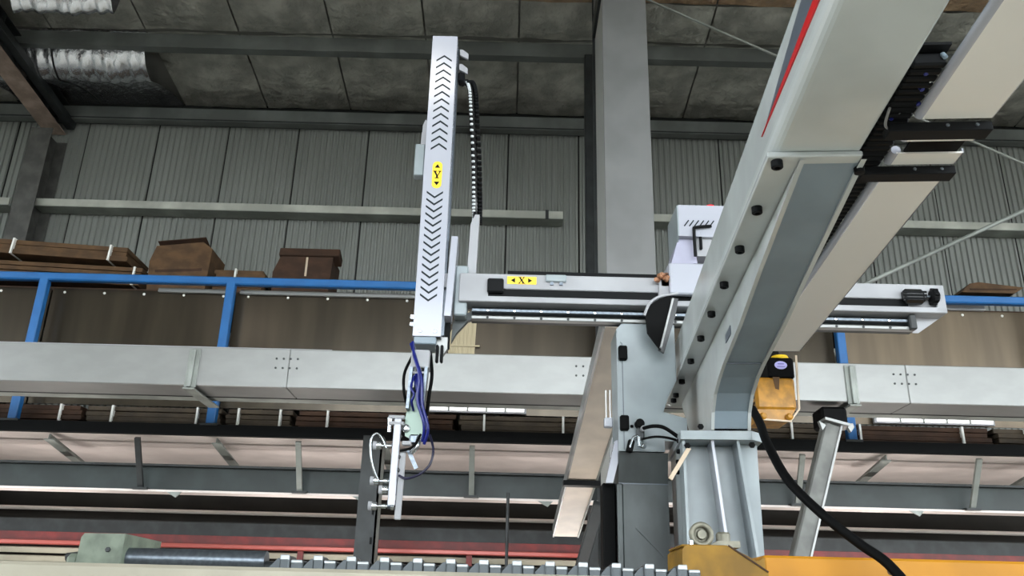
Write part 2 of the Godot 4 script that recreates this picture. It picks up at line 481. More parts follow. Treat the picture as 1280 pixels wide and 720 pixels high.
	# wall girts, in three lengths
	for s in [[-9.0, -6.32, "short wall girt left of the leaning dark corner column"], [-6.0, 0.62, "long pale wall girt between the corner column and the big grey column"], [1.35, 7.6, "pale wall girt right of the big grey column, crossed by a brace rod"]]:
		var o := thing("wall_girt", s[2], "girt", V((s[0] + s[1]) / 2, 6.28, -9.85), "wall girts")
		part("web", Geo.new().span(V(s[0], 6.285, -9.77), V(s[1], 6.38, -9.75)), M.girt_face, o)
		part("flange", Geo.new().span(V(s[0], 6.275, -9.97), V(s[1], 6.285, -9.75)), M.girt, o)
		if s[0] == -6.0:
			part("splice_clip", Geo.new().span(V(0.40, 6.27, -9.748), V(0.44, 6.39, -9.735)), M.steel_dark, o)
	# corner column and its rafter
	var col := thing("corner_column", "dark H-shaped steel column at the left end of the corrugated wall", "column", V(-6.05, 0, -9.6))
	part("front_flange", Geo.new().span(V(-6.17, 0, -9.60), V(-5.90, 7.3, -9.585)), M.corner, col)
	part("web", Geo.new().span(V(-6.04, 0, -9.96), V(-6.03, 7.3, -9.60)), M.corner, col)
	part("rear_flange", Geo.new().span(V(-6.17, 0, -9.975), V(-5.90, 7.3, -9.96)), M.corner, col)
	var raf := thing("roof_rafter", "brownish steel rafter rising from the head of the corner column", "rafter", V(-6.05, 7.3, -9.6))
	var sl := V(0, 0.1, 1).normalized()
	var a0 := V(-6.06, 7.42, -9.95)
	var b0 := a0 + sl * 7.0
	part("bottom_flange", Geo.new().bar(a0, b0, 0.26, 0.014), M.rafter, raf)
	part("web", Geo.new().bar(a0 + V(0, 0.2, 0), b0 + V(0, 0.2, 0), 0.01, 0.38), M.steel_dark, raf)
	part("top_flange", Geo.new().bar(a0 + V(0, 0.40, 0), b0 + V(0, 0.40, 0), 0.26, 0.014), M.steel_dark, raf)
	part("side_plate", Geo.new().bar(a0 + V(0.18, 0.12, 0), b0 + V(0.18, 0.12, 0), 0.10, 0.10), M.steel_dark, raf)
	for k in 4:
		var p := a0 + sl * (0.5 + 1.2 * k)
		part("stiffener", Geo.new().box(p + V(0.06, 0.2, 0), V(0.12, 0.38, 0.01)), M.steel_dark, raf)
	# the big grey column
	var big := thing("crane_column", "big pale grey steel column rising behind the robot", "column", V(1.03, 0, -7.3))
	part("front_flange", Geo.new().span(V(0.828, 0, -7.02), V(1.265, 8.0, -7.0), 0.004), M.steel_grey, big)
	part("web", Geo.new().span(V(0.828, 0, -7.68), V(0.842, 7.43, -7.02)), M.lit_column_side, big)
	part("rear_flange", Geo.new().span(V(0.80, 0, -7.70), V(1.265, 8.0, -7.68)), M.steel_dark, big)
	part("stiffener", Geo.new().span(V(0.80, 7.44, -7.68), V(0.99, 7.64, -7.02)), M.steel_dark, big)
	part("gusset", Geo.new().prism([Vector2(-7.68, 7.65), Vector2(-7.02, 7.65), Vector2(-7.02, 7.72), Vector2(-7.60, 8.0), Vector2(-7.68, 8.0)], V(0.815, 0, 0), V(0, 0, 1), V(0, 1, 0), V(0.012, 0, 0)), M.steel_grey, big)
	solo("downpipe", Geo.new().span(V(0.79, 0, -8.62), V(0.90, 7.85, -8.5), 0.015), M.steel_dark, "dark square downpipe standing behind the big grey column", "downpipe", V(0.845, 0, -8.56))
	solo("brace_rod", Geo.new().tube([V(1.27, 7.69, -7.3), V(6.2, 5.16, -7.3)], 0.012, 8), M.galv, "thin brace rod slanting down right from the big column past the white beams", "brace rod", V(1.27, 7.69, -7.3), "wall brace rods")
	solo("brace_rod", Geo.new().tube([V(2.2, 4.03, -7.35), V(6.2, 6.0, -7.35)], 0.02, 8), M.galv, "thin brace rod slanting up right above the right end of the horizontal arm", "brace rod", V(2.2, 4.03, -7.35), "wall brace rods")

# ---------------------------------------------------------------- mezzanine
func bolt_dots(g: Geo, pts: Array, z: float, r: float) -> void:
	for p in pts:
		g.lathe(V(p.x, p.y, z), V(0, 0, 1), [Vector2(r, 0), Vector2(r, 0.004), Vector2(0, 0.006)], 6)

func bundle(called: String, label: String, lo: Vector3, hi: Vector3, m: Material, straps: Array, tilt := 0.0) -> Node3D:
	var c := (lo + hi) * 0.5
	var o := thing(called, label, "cardboard", V(c.x, lo.y, c.z), "flattened cardboard on the mezzanine")
	var b := Basis(V(0, 0, 1), tilt)
	var s := hi - lo
	var n := maxi(2, int(s.y / 0.045))
	for i in n:
		var y := lo.y + s.y * (i + 0.5) / n
		var d := 0.02 * sin(i * 4.7 + lo.x * 9.0)
		part("board", Geo.new().box(c + b * V(d, y - c.y, d * 0.7), V(s.x - 0.03, s.y / n - 0.004, s.z - 0.03), 0.004, b), m, o)
	for x in straps:
		part("strap", Geo.new().box(c + b * V(x - c.x, 0, 0), V(0.02, s.y + 0.008, s.z + 0.03), 0.0, b), M.strap, o)
	return o

func mezzanine() -> void:
	struct("trim_1", Geo.new().span(V(-9, 3.115, -8.02), V(7.5, 3.215, -7.95)), M.black)                 # edge beam of the deck
	var dk := struct("trim_2", Geo.new().span(V(-9, 3.12, -9.96), V(7.5, 3.2, -8.02)), M.white_deck)          # the deck, seen from below
	dk.name = "mezzanine_deck"
	part("deck_board", Geo.new().span(V(-9, 3.2, -9.96), V(7.5, 3.208, -8.02)), M.card_dark, dk)
	for q in [[-4.27, "nearest the left edge of the view"], [-2.71, "second from the left edge of the view"], [-1.15, "behind the gripper"], [1.97, "just right of the robot's stand"], [3.53, "right of the slanting prop"], [5.09, "at the right edge of the view"]]:
		var x: float = q[0]
		var o := thing("cantilever_bracket", "slim grey bracket sloping back under the deck, " + q[1], "bracket", V(x, 3.1, -8.0), "sloping brackets below the deck")
		part("web", Geo.new().bar(V(x, 3.08, -8.03), V(x, 2.95, -8.8), 0.012, 0.05), M.galv, o)
		part("flange", Geo.new().bar(V(x, 3.055, -8.03), V(x, 2.925, -8.8), 0.09, 0.01), M.galv, o)
	for q in [[-3.45, "leftmost in view"], [-1.95, "left of the dark steel post"], [-0.33, "just right of the gripper's hose loop"], [2.75, "beside the slanting prop"], [4.40, "nearest the right edge"]]:
		var x2: float = q[0]
		var h := thing("hanger", "thin upright hanger between deck and sage beam, " + q[1], "hanger", V(x2, 3.1, -8.0), "hangers below the deck")
		part("rod", Geo.new().bar(V(x2, 3.09, -8.03), V(x2, 2.66, -8.3), 0.05, 0.03), M.steel_dark if x2 < -3.0 else M.galv, h)
		part("foot", Geo.new().box(V(x2, 2.66, -8.31), V(0.14, 0.02, 0.1)), M.steel_dark, h)
	var sb := thing("sage_beam", "grey green I-beam under the deck with a pale bottom flange", "beam", V(0, 2.64, -8.4))
	part("web", Geo.new().span(V(-9, 2.65, -8.42), V(7.5, 2.89, -8.4)), M.sage, sb)
	part("top_flange", Geo.new().span(V(-9, 2.88, -8.5), V(7.5, 2.90, -8.33)), M.steel_dark, sb)
	part("bottom_flange", Geo.new().span(V(-9, 2.635, -8.5), V(7.5, 2.655, -8.30)), M.white_deck, sb)
	for k in 6:
		part("clip", Geo.new().prism([Vector2(0, 0), Vector2(0.14, 0), Vector2(0.09, -0.05)], V(-4.95 + 1.75 * k, 2.635, -8.31), V(1, 0, 0), V(0, 1, 0), V(0, 0, 0.02)), M.galv, sb)
	solo("pipe_run", Geo.new().tube([V(-9, 2.60, -9.6), V(7.5, 2.58, -9.6)], 0.022, 10), M.white_deck, "thin pale pipe running along the dark lower wall", "pipe", V(0, 2.6, -9.6))
	solo("dark_wall_beam", Geo.new().span(V(-9, 2.33, -9.6), V(7.5, 2.48, -9.45), 0.01), M.steel_dark, "dark steel channel low on the wall below the pale pipe", "beam", V(0, 2.33, -9.5))
	var red := thing("red_rail", "red crane rail with a paler pink lower edge low behind the machine", "rail", V(0, 2.2, -9.35))
	part("web", Geo.new().span(V(-9, 2.24, -9.36), V(7.5, 2.33, -9.34)), M.red, red)
	part("bottom_flange", Geo.new().span(V(-9, 2.20, -9.42), V(7.5, 2.245, -9.30), 0.008), mat("pink", Color(0.62, 0.30, 0.27), 0.3, 0.2), red)
	var lv := thing("louvre_panel", "cream louvred panel with red bars below the red rail", "panel", V(0, 1.5, -9.4))
	for k in 7:
		part("slat", Geo.new().box(V(-0.75, 2.15 - 0.085 * k, -9.40), V(16, 0.06, 0.03), 0.006, Basis(V(1, 0, 0), 0.5)), M.cream, lv)
	for k in 12:
		part("bar", Geo.new().span(V(-7.0 + 1.75 * k - 0.4, 1.5, -9.37), V(-7.0 + 1.75 * k - 0.34, 2.2, -9.34)), M.red, lv)
	var post := thing("steel_post", "dark grey steel post with slotted holes standing left of the gripper", "post", V(-1.21, 0, -7.8))
	part("flange", Geo.new().span(V(-1.31, 0, -7.82), V(-1.13, 3.12, -7.80)), M.steel_dark, post)
	part("web", Geo.new().span(V(-1.15, 0, -7.98), V(-1.13, 3.12, -7.80)), M.galv, post)
	for y in [2.45, 2.2]:
		part("slot", Geo.new().box(V(-1.17, y, -7.798), V(0.02, 0.06, 0.004)), M.black, post)
	part("rear_flange", Geo.new().span(V(-1.31, 0, -8.0), V(-1.13, 3.12, -7.98)), M.steel_dark, post)
	solo("thin_drop_rod", Geo.new().tube([V(0.015, 1.9, -7.8), V(0.015, 2.64, -7.8)], 0.014, 8), M.steel_dark, "thin dark rod dropping from the sage beam right of the gripper", "rod", V(0.015, 2.64, -7.8))
	# guard rail
	var rail := thing("guard_rail", "blue painted steel guard rail along the mezzanine edge", "railing", V(0, 3.2, -8.0))
	part("top_rail", Geo.new().span(V(-9, 4.62, -8.05), V(7.5, 4.70, -7.97), 0.012), M.blue, rail)
	var stands := [-8.3, -6.47, -4.63, -2.78, -0.85, 1.15, 3.22, 5.22, 7.4]
	for k in 8:
		var x: float = stands[k]
		part("post", Geo.new().span(V(x - 0.042, 3.2, -8.05), V(x + 0.042, 4.64, -7.97), 0.008), M.blue, rail)
		part("base_plate", Geo.new().box(V(x, 3.215, -8.01), V(0.16, 0.02, 0.14)), M.steel_dark, rail)
	# bronze sheet panels behind the rail
	var pl := ["", "left of the first blue post", "between the two blue posts", "directly left of the tall arm", "under the horizontal arm", "behind the robot's main beam", "under the horizontal arm's right end"]
	for k in range(1, 7):
		var x0: float = stands[k] + 0.01
		var x1: float = stands[k + 1] - 0.01
		var o := thing("bronze_panel", "shiny brown sheet panel below the blue rail, " + pl[k], "panel", V((x0 + x1) / 2, 3.9, -8.17), "shiny brown panels below the rail")
		part("sheet", Geo.new().span(V(x0, 3.42, -8.18), V(x1, 4.60, -8.165)), M.bronze if k < 6 else M.bronze_light, o)
		for i in 5:
			part("rivet", Geo.new().lathe(V(x0 + 0.12 + 0.4 * i, 4.56, -8.165), V(0, 0, 1), [Vector2(0.014, 0), Vector2(0.012, 0.006), Vector2(0, 0.01)], 8), M.strap, o)
			part("rivet", Geo.new().lathe(V(x0 + 0.22 + 0.38 * i, 3.99, -8.165), V(0, 0, 1), [Vector2(0.014, 0), Vector2(0.012, 0.006), Vector2(0, 0.01)], 8), M.strap, o)
	solo("edge_strip", Geo.new().span(V(-3.55, 4.575, -8.16), V(-2.83, 4.62, -8.12), 0.006).span(V(-2.73, 4.575, -8.16), V(0.1, 4.62, -8.12), 0.006), M.alu, "thin silver strip along the top of the brown panels, left of the tall arm", "strip", V(-1.7, 4.58, -8.14), "strips on the panels")
	solo("edge_strip", Geo.new().span(V(3.7, 4.60, -8.16), V(4.77, 4.68, -8.12), 0.006), M.white, "short white strip right of the horizontal arm's end, under the blue rail", "strip", V(4.2, 4.6, -8.14), "strips on the panels")
	var rb := thing("panel_reflection", "golden reflection built as sheet on the brown panel, just right of the tall arm's foot", "sheet", V(-0.5, 3.9, -8.14))  # a lamp reflection in the panel, built as a pale sheet
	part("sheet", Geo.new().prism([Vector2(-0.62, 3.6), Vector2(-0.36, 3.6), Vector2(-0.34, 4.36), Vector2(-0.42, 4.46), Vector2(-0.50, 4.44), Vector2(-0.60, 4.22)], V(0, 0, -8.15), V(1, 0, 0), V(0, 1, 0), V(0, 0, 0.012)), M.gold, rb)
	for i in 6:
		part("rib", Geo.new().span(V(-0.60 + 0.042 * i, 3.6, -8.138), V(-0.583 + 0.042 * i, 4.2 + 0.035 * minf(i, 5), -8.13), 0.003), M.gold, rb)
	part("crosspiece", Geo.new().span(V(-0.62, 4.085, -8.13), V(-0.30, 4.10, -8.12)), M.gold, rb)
	# cardboard above and below
	bundle("cardboard_bundle", "long flat cardboard bundle with white straps lying highest at the far left", V(-6.2, 5.10, -9.1), V(-4.1, 5.27, -8.5), M.card, [-5.35, -4.3], -0.05)
	bundle("cardboard_bundle", "long flat cardboard bundle under the strapped one at the far left", V(-6.3, 4.86, -9.15), V(-3.97, 5.06, -8.6), M.card, [-4.05], -0.035)
	var kraft := thing("cardboard_box", "crumpled brown cardboard box left of the blue post, above the rail", "box", V(-3.6, 4.72, -8.7))
	part("body", Geo.new().prism([Vector2(-3.90, 4.7), Vector2(-3.29, 4.7), Vector2(-3.27, 5.28), Vector2(-3.38, 5.36), Vector2(-3.88, 5.30), Vector2(-3.93, 5.12)], V(0, 0, -9.1), V(1, 0, 0), V(0, 1, 0), V(0, 0, 0.45)), M.card, kraft)
	part("flap", Geo.new().box(V(-3.60, 5.335, -8.72), V(0.52, 0.012, 0.22), 0.003, Basis(V(0, 0, 1), 0.12) * Basis(V(1, 0, 0), -0.35)), M.card_dark, kraft)
	part("seam", Geo.new().box(V(-3.6, 5.02, -8.648), V(0.5, 0.03, 0.004), 0.0, Basis(V(0, 0, 1), 0.06)), M.card_dark, kraft)
	bundle("cardboard_bundle", "low cardboard stack lying between the two brown boxes", V(-3.22, 4.7, -9.1), V(-2.66, 5.05, -8.65), M.card, [-2.98])
	var bx := thing("cardboard_box", "upright brown cardboard box with folded top, right of the blue post", "box", V(-2.2, 4.72, -8.7))
	part("body", Geo.new().prism([Vector2(-2.58, 4.7), Vector2(-1.98, 4.7), Vector2(-1.96, 5.24), Vector2(-2.53, 5.24), Vector2(-2.60, 5.05)], V(0, 0, -9.1), V(1, 0, 0), V(0, 1, 0), V(0, 0, 0.4)), M.card_dark, bx)
	part("flap", Geo.new().box(V(-2.22, 5.265, -8.78), V(0.66, 0.10, 0.2), 0.01, Basis(V(1, 0, 0), -0.3)), M.card_dark, bx)
	part("tape", Geo.new().box(V(-2.24, 5.12, -8.697), V(0.022, 0.22, 0.004)), M.beige, bx)
	var fl := thing("flat_cardboard", "flat piece of cardboard lying on the rail at the far right", "cardboard", V(5.1, 4.93, -8.6))
	part("board", Geo.new().prism([Vector2(4.80, 4.96), Vector2(5.36, 4.96), Vector2(5.48, 5.03), Vector2(5.0, 5.08), Vector2(4.9, 5.06)], V(0, 0, -8.9), V(1, 0, 0), V(0, 1, 0), V(0, 0, 0.35)), M.card, fl)
	part("edge", Geo.new().box(V(5.14, 5.0, -8.545), V(0.5, 0.012, 0.008), 0.0, Basis(V(0, 0, 1), 0.02)), M.card_dark, fl)
	solo("board_shelf", Geo.new().span(V(-9, 4.66, -9.7), V(7.5, 4.70, -8.4)), M.card_dark, "brown board shelf carrying the cardboard behind the blue rail", "shelf", V(0, 4.66, -9))
	var xs := [[-5.17, -4.05], [-4.02, -2.72], [-2.69, -2.05], [-2.02, -0.5], [-0.47, 0.74], [1.3, 3.0], [3.03, 4.6], [4.63, 6.1]]
	var who := ["by the left blue stub", "between the blue stubs", "right of the blue stubs", "left of the gripper's wrist", "right of the gripper's wrist", "left of the slanting prop", "right of the slanting prop", "at the right edge"]
	for i in xs.size():
		var a: float = xs[i][0]; var b: float = xs[i][1]
		bundle("deck_stack", "strapped cardboard stack under the silver beam, " + who[i], V(a, 3.21, -8.75), V(b, 3.40, -8.10), M.card_deck if i % 3 else M.card_dark, [a + (b - a) * 0.2, a + (b - a) * 0.82])
	for s in [[-0.75, 0.15, "behind the gripper's wrist"], [3.51, 4.62, "at the right, below the silver beam"]]:  # reflections in the glossy panels, built as glowing strips
		var o := thing("reflection_strip", "bright reflection built as a glowing strip under the panels, " + s[2], "lamp", V((s[0] + s[1]) / 2, 3.42, -8.09), "glowing strips standing for reflections")
		part("tray", Geo.new().span(V(s[0] - 0.02, 3.42, -8.13), V(s[1] + 0.02, 3.50, -8.09)), M.white, o)
		part("tube", Geo.new().span(V(s[0], 3.432, -8.09), V(s[1], 3.49, -8.075), 0.005), M.strip_glow, o)
		for i in 4:
			part("bar", Geo.new().span(V(lerpf(s[0], s[1], 0.2 + 0.2 * i) - 0.008, 3.43, -8.075), V(lerpf(s[0], s[1], 0.2 + 0.2 * i) + 0.008, 3.495, -8.07)), M.galv, o)
		var l := AreaLight3D.new()
		l.name = "reflection_strip_light"
		l.area_size = Vector2(s[1] - s[0], 0.05); l.light_energy = 0.25; l.area_range = 30.0; l.shadow_enabled = true
		add_child(l, true)
		l.position = V((s[0] + s[1]) / 2, 3.46, -8.06)
		l.rotation = V(0, PI, 0)

# ---------------------------------------------------------------- silver runway beam
func runway() -> void:
	var y0 := 3.22; var y1 := 3.53
	var o := thing("runway_beam", "long silver box beam crossing the whole view below the brown panels", "beam", V(0, y0, -6.6))
	var ends := [-8.0, -1.72, 0.682, 3.10, 7.5]
	for i in 4:
		part("section", Geo.new().span(V(ends[i] + 0.0008, y0, -6.86), V(ends[i + 1] - 0.0008, y1, -6.5), 0.006), M.alu, o)
	for sx in [-1.72, 0.62, 3.10]:
		for r in 2:
			for c in 4:
				part("bolt", screw_head(V(sx - 0.1 + 0.055 * c, 3.45 - 0.075 * r, -6.5), V(0, 0, 1), 0.009, 0.006), M.steel_dark, o)
	part("lower_rail", Geo.new().span(V(-8, 3.225, -7.05), V(7.5, 3.255, -6.90), 0.008), M.galv, o)
	part("cable_groove", Geo.new().span(V(-8, 3.222, -6.90), V(7.5, 3.24, -6.862)), M.black, o)
	part("cover_strip", Geo.new().span(V(-8, 3.531, -6.8), V(-1.4, 3.536, -6.51)), M.white, o)
	for x in [-2.46, 2.66]:
		var c := thing("beam_clamp", "grey bent strap clamped round the silver beam, " + ("left of the gripper" if x < 0 else "above the slanting prop"), "clamp", V(x, y0, -6.5), "straps round the silver beam")
		part("strap", Geo.new().span(V(x - 0.045, y0 - 0.02, -6.5), V(x + 0.045, y1 - 0.02, -6.485), 0.004), M.galv, c)
		part("rib", Geo.new().span(V(x - 0.015, y0 - 0.02, -6.485), V(x + 0.015, y1 - 0.03, -6.46), 0.004), M.galv, c)
		part("under_strap", Geo.new().span(V(x - 0.045, y0 - 0.04, -7.1), V(x + 0.045, y0 - 0.025, -6.46), 0.004), M.galv, c)
	var p := thing("slanting_prop", "slanting grey steel prop under the silver beam, right of the robot", "prop", V(2.14, 0, -6.4))
	var up := V(2.45, 3.02, -6.45); var dn := V(1.93, 1.55, -6.4)
	part("body", Geo.new().bar(dn, up, 0.13, 0.12, 0.012, V(0, 0, 1)), M.prop, p)
	part("flange_edge", Geo.new().bar(dn + V(0.058, 0, 0.06), up + V(0.058, 0, 0.06), 0.015, 0.02, 0.0, V(0, 0, 1)), M.alu, p)
	part("head_plate", Geo.new().box(V(2.47, 3.03, -6.43), V(0.2, 0.02, 0.16), 0.0, Basis(V(0, 0, 1), -0.25)), M.alu, p)
	part("shoe", Geo.new().box(V(2.50, 3.10, -6.6), V(0.20, 0.16, 0.22), 0.02), M.rubber, p)
	part("lug", Geo.new().prism([Vector2(0, 0), Vector2(0.04, 0.03), Vector2(0.05, 0.0), Vector2(0.02, -0.04)], V(2.53, 2.99, -6.38), V(1, 0, 0), V(0, 1, 0), V(0, 0, 0.04)), M.alu, p)
	part("lug", Geo.new().prism([Vector2(0.02, 0), Vector2(-0.03, 0.03), Vector2(-0.01, -0.04)], V(2.35, 3.0, -6.38), V(1, 0, 0), V(0, 1, 0), V(0, 0, 0.04)), M.alu, p)
	# the sloping chute in front of it
	var a := V(0.56, 2.945, -4.0); var b := V(0.513, 2.265, -7.6)
	var d := (b - a).normalized()
	var ch := thing("sloping_chute", "sheet-metal chute sloping down and away, left of the robot's control box", "chute", (a + b) / 2)
	part("floor_plate", Geo.new().bar(a, b, 0.20, 0.012), M.chute, ch)
	part("side_wall", Geo.new().bar(a + V(-0.105, 0.03, 0), b + V(-0.105, 0.03, 0), 0.012, 0.09), M.alu, ch)
	part("side_wall", Geo.new().bar(a + V(0.105, 0.03, 0), b + V(0.105, 0.03, 0), 0.012, 0.09), M.galv, ch)
	part("crossbar", Geo.new().box(a + d * 2.25 + V(0, -0.025, 0), V(0.26, 0.035, 0.1)), M.black, ch)
	solo("chute_leg", Geo.new().bar(V(0.70, 2.42, -6.6), V(0.56, 1.9, -6.9), 0.09, 0.09, 0.01, V(0, 0, 1)), M.steel_dark, "dark slanting leg under the lower end of the chute", "leg", V(0.56, 1.9, -6.9))

# ---------------------------------------------------------------- the robot
func upright_arm() -> void:
	var x0 := -0.405; var x1 := -0.287; var h0 := 2.68; var h1 := 4.177; var zf := -3.40
	var xc := (x0 + x1) / 2
	var o := thing("vertical_arm", "tall white upright robot arm with chevron slots and a yellow arrow label", "robot arm", V(xc, h0, -3.45))
	var shell := Geo.new()
	shell.span(V(x0, h0, zf - 0.004), V(x1, h1, zf), 0.0015)
	shell.span(V(x0, h0, -3.50), V(x0 + 0.004, h1, zf - 0.004))
	shell.span(V(x1 - 0.004, h0, -3.50), V(x1, h1, zf - 0.004))
	shell.span(V(x0, h1 - 0.004, -3.50), V(x1, h1, zf - 0.004))
	part("cover", shell, M.arm_white, o)
	part("beam", Geo.new().span(V(x0 + 0.006, h0 + 0.01, -3.56), V(x1 - 0.006, h1 - 0.01, -3.41)), M.lilac_dark, o, "dark profile behind the white cover")
	part("guide_rail", Geo.new().span(V(x1 - 0.006, h0 + 0.02, -3.49), V(x1 + 0.008, h1 - 0.03, -3.455), 0.003), M.steel, o)
	var chev := [Vector2(0, 0.0), Vector2(0.036, -0.027), Vector2(0.036, -0.0365), Vector2(0, -0.0100), Vector2(-0.036, -0.0365), Vector2(-0.036, -0.027)]
	var down := []
	for p in chev: down.append(Vector2(p.x, -p.y))
	down.reverse()
	for i in 13:
		part("chevron_slot", Geo.new().prism(chev, V(xc + 0.002, 4.068 - 0.0395 * i, zf - 0.002), V(1, 0, 0), V(0, 1, 0), V(0, 0, 0.0026)), M.slot, o)
	for i in 15:
		part("chevron_slot", Geo.new().prism(down, V(xc - 0.003, 3.315 - 0.0345 * i, zf - 0.002), V(1, 0, 0), V(0, 1, 0), V(0, 0, 0.0026)), M.slot, o)
	# label: rounded yellow plate with arrows and the letter of the axis
	var rr := []
	for k in 24:
		var a := TAU * k / 24
		rr.append(Vector2(0.022 * cos(a), 0.045 * signf(sin(a)) + 0.022 * sin(a)))
	var lab := part("label_plate", Geo.new().prism(rr, V(xc + 0.002, 3.432, zf), V(1, 0, 0), V(0, 1, 0), V(0, 0, 0.0015)), M.label_yellow, o, "yellow axis label")
	words("letter", "Y", 0.052, V(xc + 0.002, 3.432, zf + 0.002), M.black, lab)
	for s in [-1, 1]:
		part("arrow", Geo.new().prism([Vector2(-0.012, 0), Vector2(0.012, 0), Vector2(0, 0.018 * s)], V(xc + 0.002, 3.432 + 0.035 * s, zf + 0.0015), V(1, 0, 0), V(0, 1, 0), V(0, 0, 0.001)), M.black, lab)
	for x in [x0 + 0.03, x1 - 0.025]:
		part("screw", screw_head(V(x, h0 + 0.02, zf), V(0, 0, 1), 0.006, 0.004, 10), M.chrome, o)
	# brackets on the left side
	part("side_bracket", Geo.new().prism([Vector2(0, 0), Vector2(0.028, 0.02), Vector2(0.028, 0.16), Vector2(0.016, 0.17), Vector2(0.006, 0.14)], V(-0.433, 3.57, -3.46), V(1, 0, 0), V(0, 1, 0), V(0, 0, 0.02)), M.white, o)
	part("sensor_box", Geo.new().span(V(-0.452, 3.44, -3.47), V(-0.408, 3.60, -3.42), 0.004), M.cabinet, o)
	part("lever", Geo.new().span(V(-0.418, 2.755, -3.44), V(-0.404, 2.772, -3.40)).span(V(-0.420, 2.728, -3.43), V(-0.404, 2.742, -3.41)), M.chrome, o)
	# tabs that hold the hose chain, top right
	for y in [4.10, 4.018]:
		part("chain_tab", Geo.new().prism([Vector2(0, 0), Vector2(0.04, -0.024), Vector2(0.04, 0.006), Vector2(0.012, 0.03), Vector2(0, 0.03)], V(-0.274, y, -3.45), V(1, 0, 0), V(0, 1, 0), V(0, 0, 0.012)), M.white, o)
	part("chain_anchor", Geo.new().box(V(-0.262, 3.985, -3.47), V(0.03, 0.05, 0.05), 0.006), M.black, o)
	# foot of the arm
	part("foot_block", Geo.new().span(V(x0 + 0.006, 2.648, -3.53), V(x1 - 0.02, 2.682, -3.405), 0.004), M.slate, o)
	part("clamp_bracket", Geo.new().prism([Vector2(-0.318, 2.69), Vector2(-0.262, 2.69), Vector2(-0.262, 2.64), Vector2(-0.285, 2.60), Vector2(-0.318, 2.655)], V(0, 0, -3.47), V(1, 0, 0), V(0, 1, 0), V(0, 0, 0.03)), M.alu, o)
	for x in [-0.307, -0.288]:
		part("clamp_finger", Geo.new().span(V(x, 2.575, -3.44), V(x + 0.012, 2.65, -3.415), 0.004), M.black, o)

	# chain with hoses, hanging behind the arm
	var hc := thing("hose_chain", "black and white link chain hanging right of the tall arm's top", "drag chain", V(-0.2, 3.3, -3.5))
	var path := smooth([V(-0.262, 3.975, -3.49), V(-0.236, 3.985, -3.5), V(-0.218, 3.94, -3.51), V(-0.205, 3.80, -3.52), V(-0.185, 3.55, -3.52), V(-0.176, 3.36, -3.525), V(-0.174, 3.27, -3.56)], 6)
	part("band", Geo.new().tube(path, 0.016, 8), M.gloss_black, hc)
	for i in 44:
		var t := 0.06 + 0.94 * i / 44.0
		var f := t * (path.size() - 1)
		var p: Vector3 = path[int(f)].lerp(path[mini(int(f) + 1, path.size() - 1)], f - int(f))
		part("link", Geo.new().box(p + V(-0.006, 0, 0.016), V(0.015, 0.011, 0.012), 0.003), M.link_light if i > 5 else M.black, hc)
		part("link", Geo.new().box(p + V(0.024, 0, 0.0), V(0.018, 0.013, 0.03), 0.003), M.black, hc)

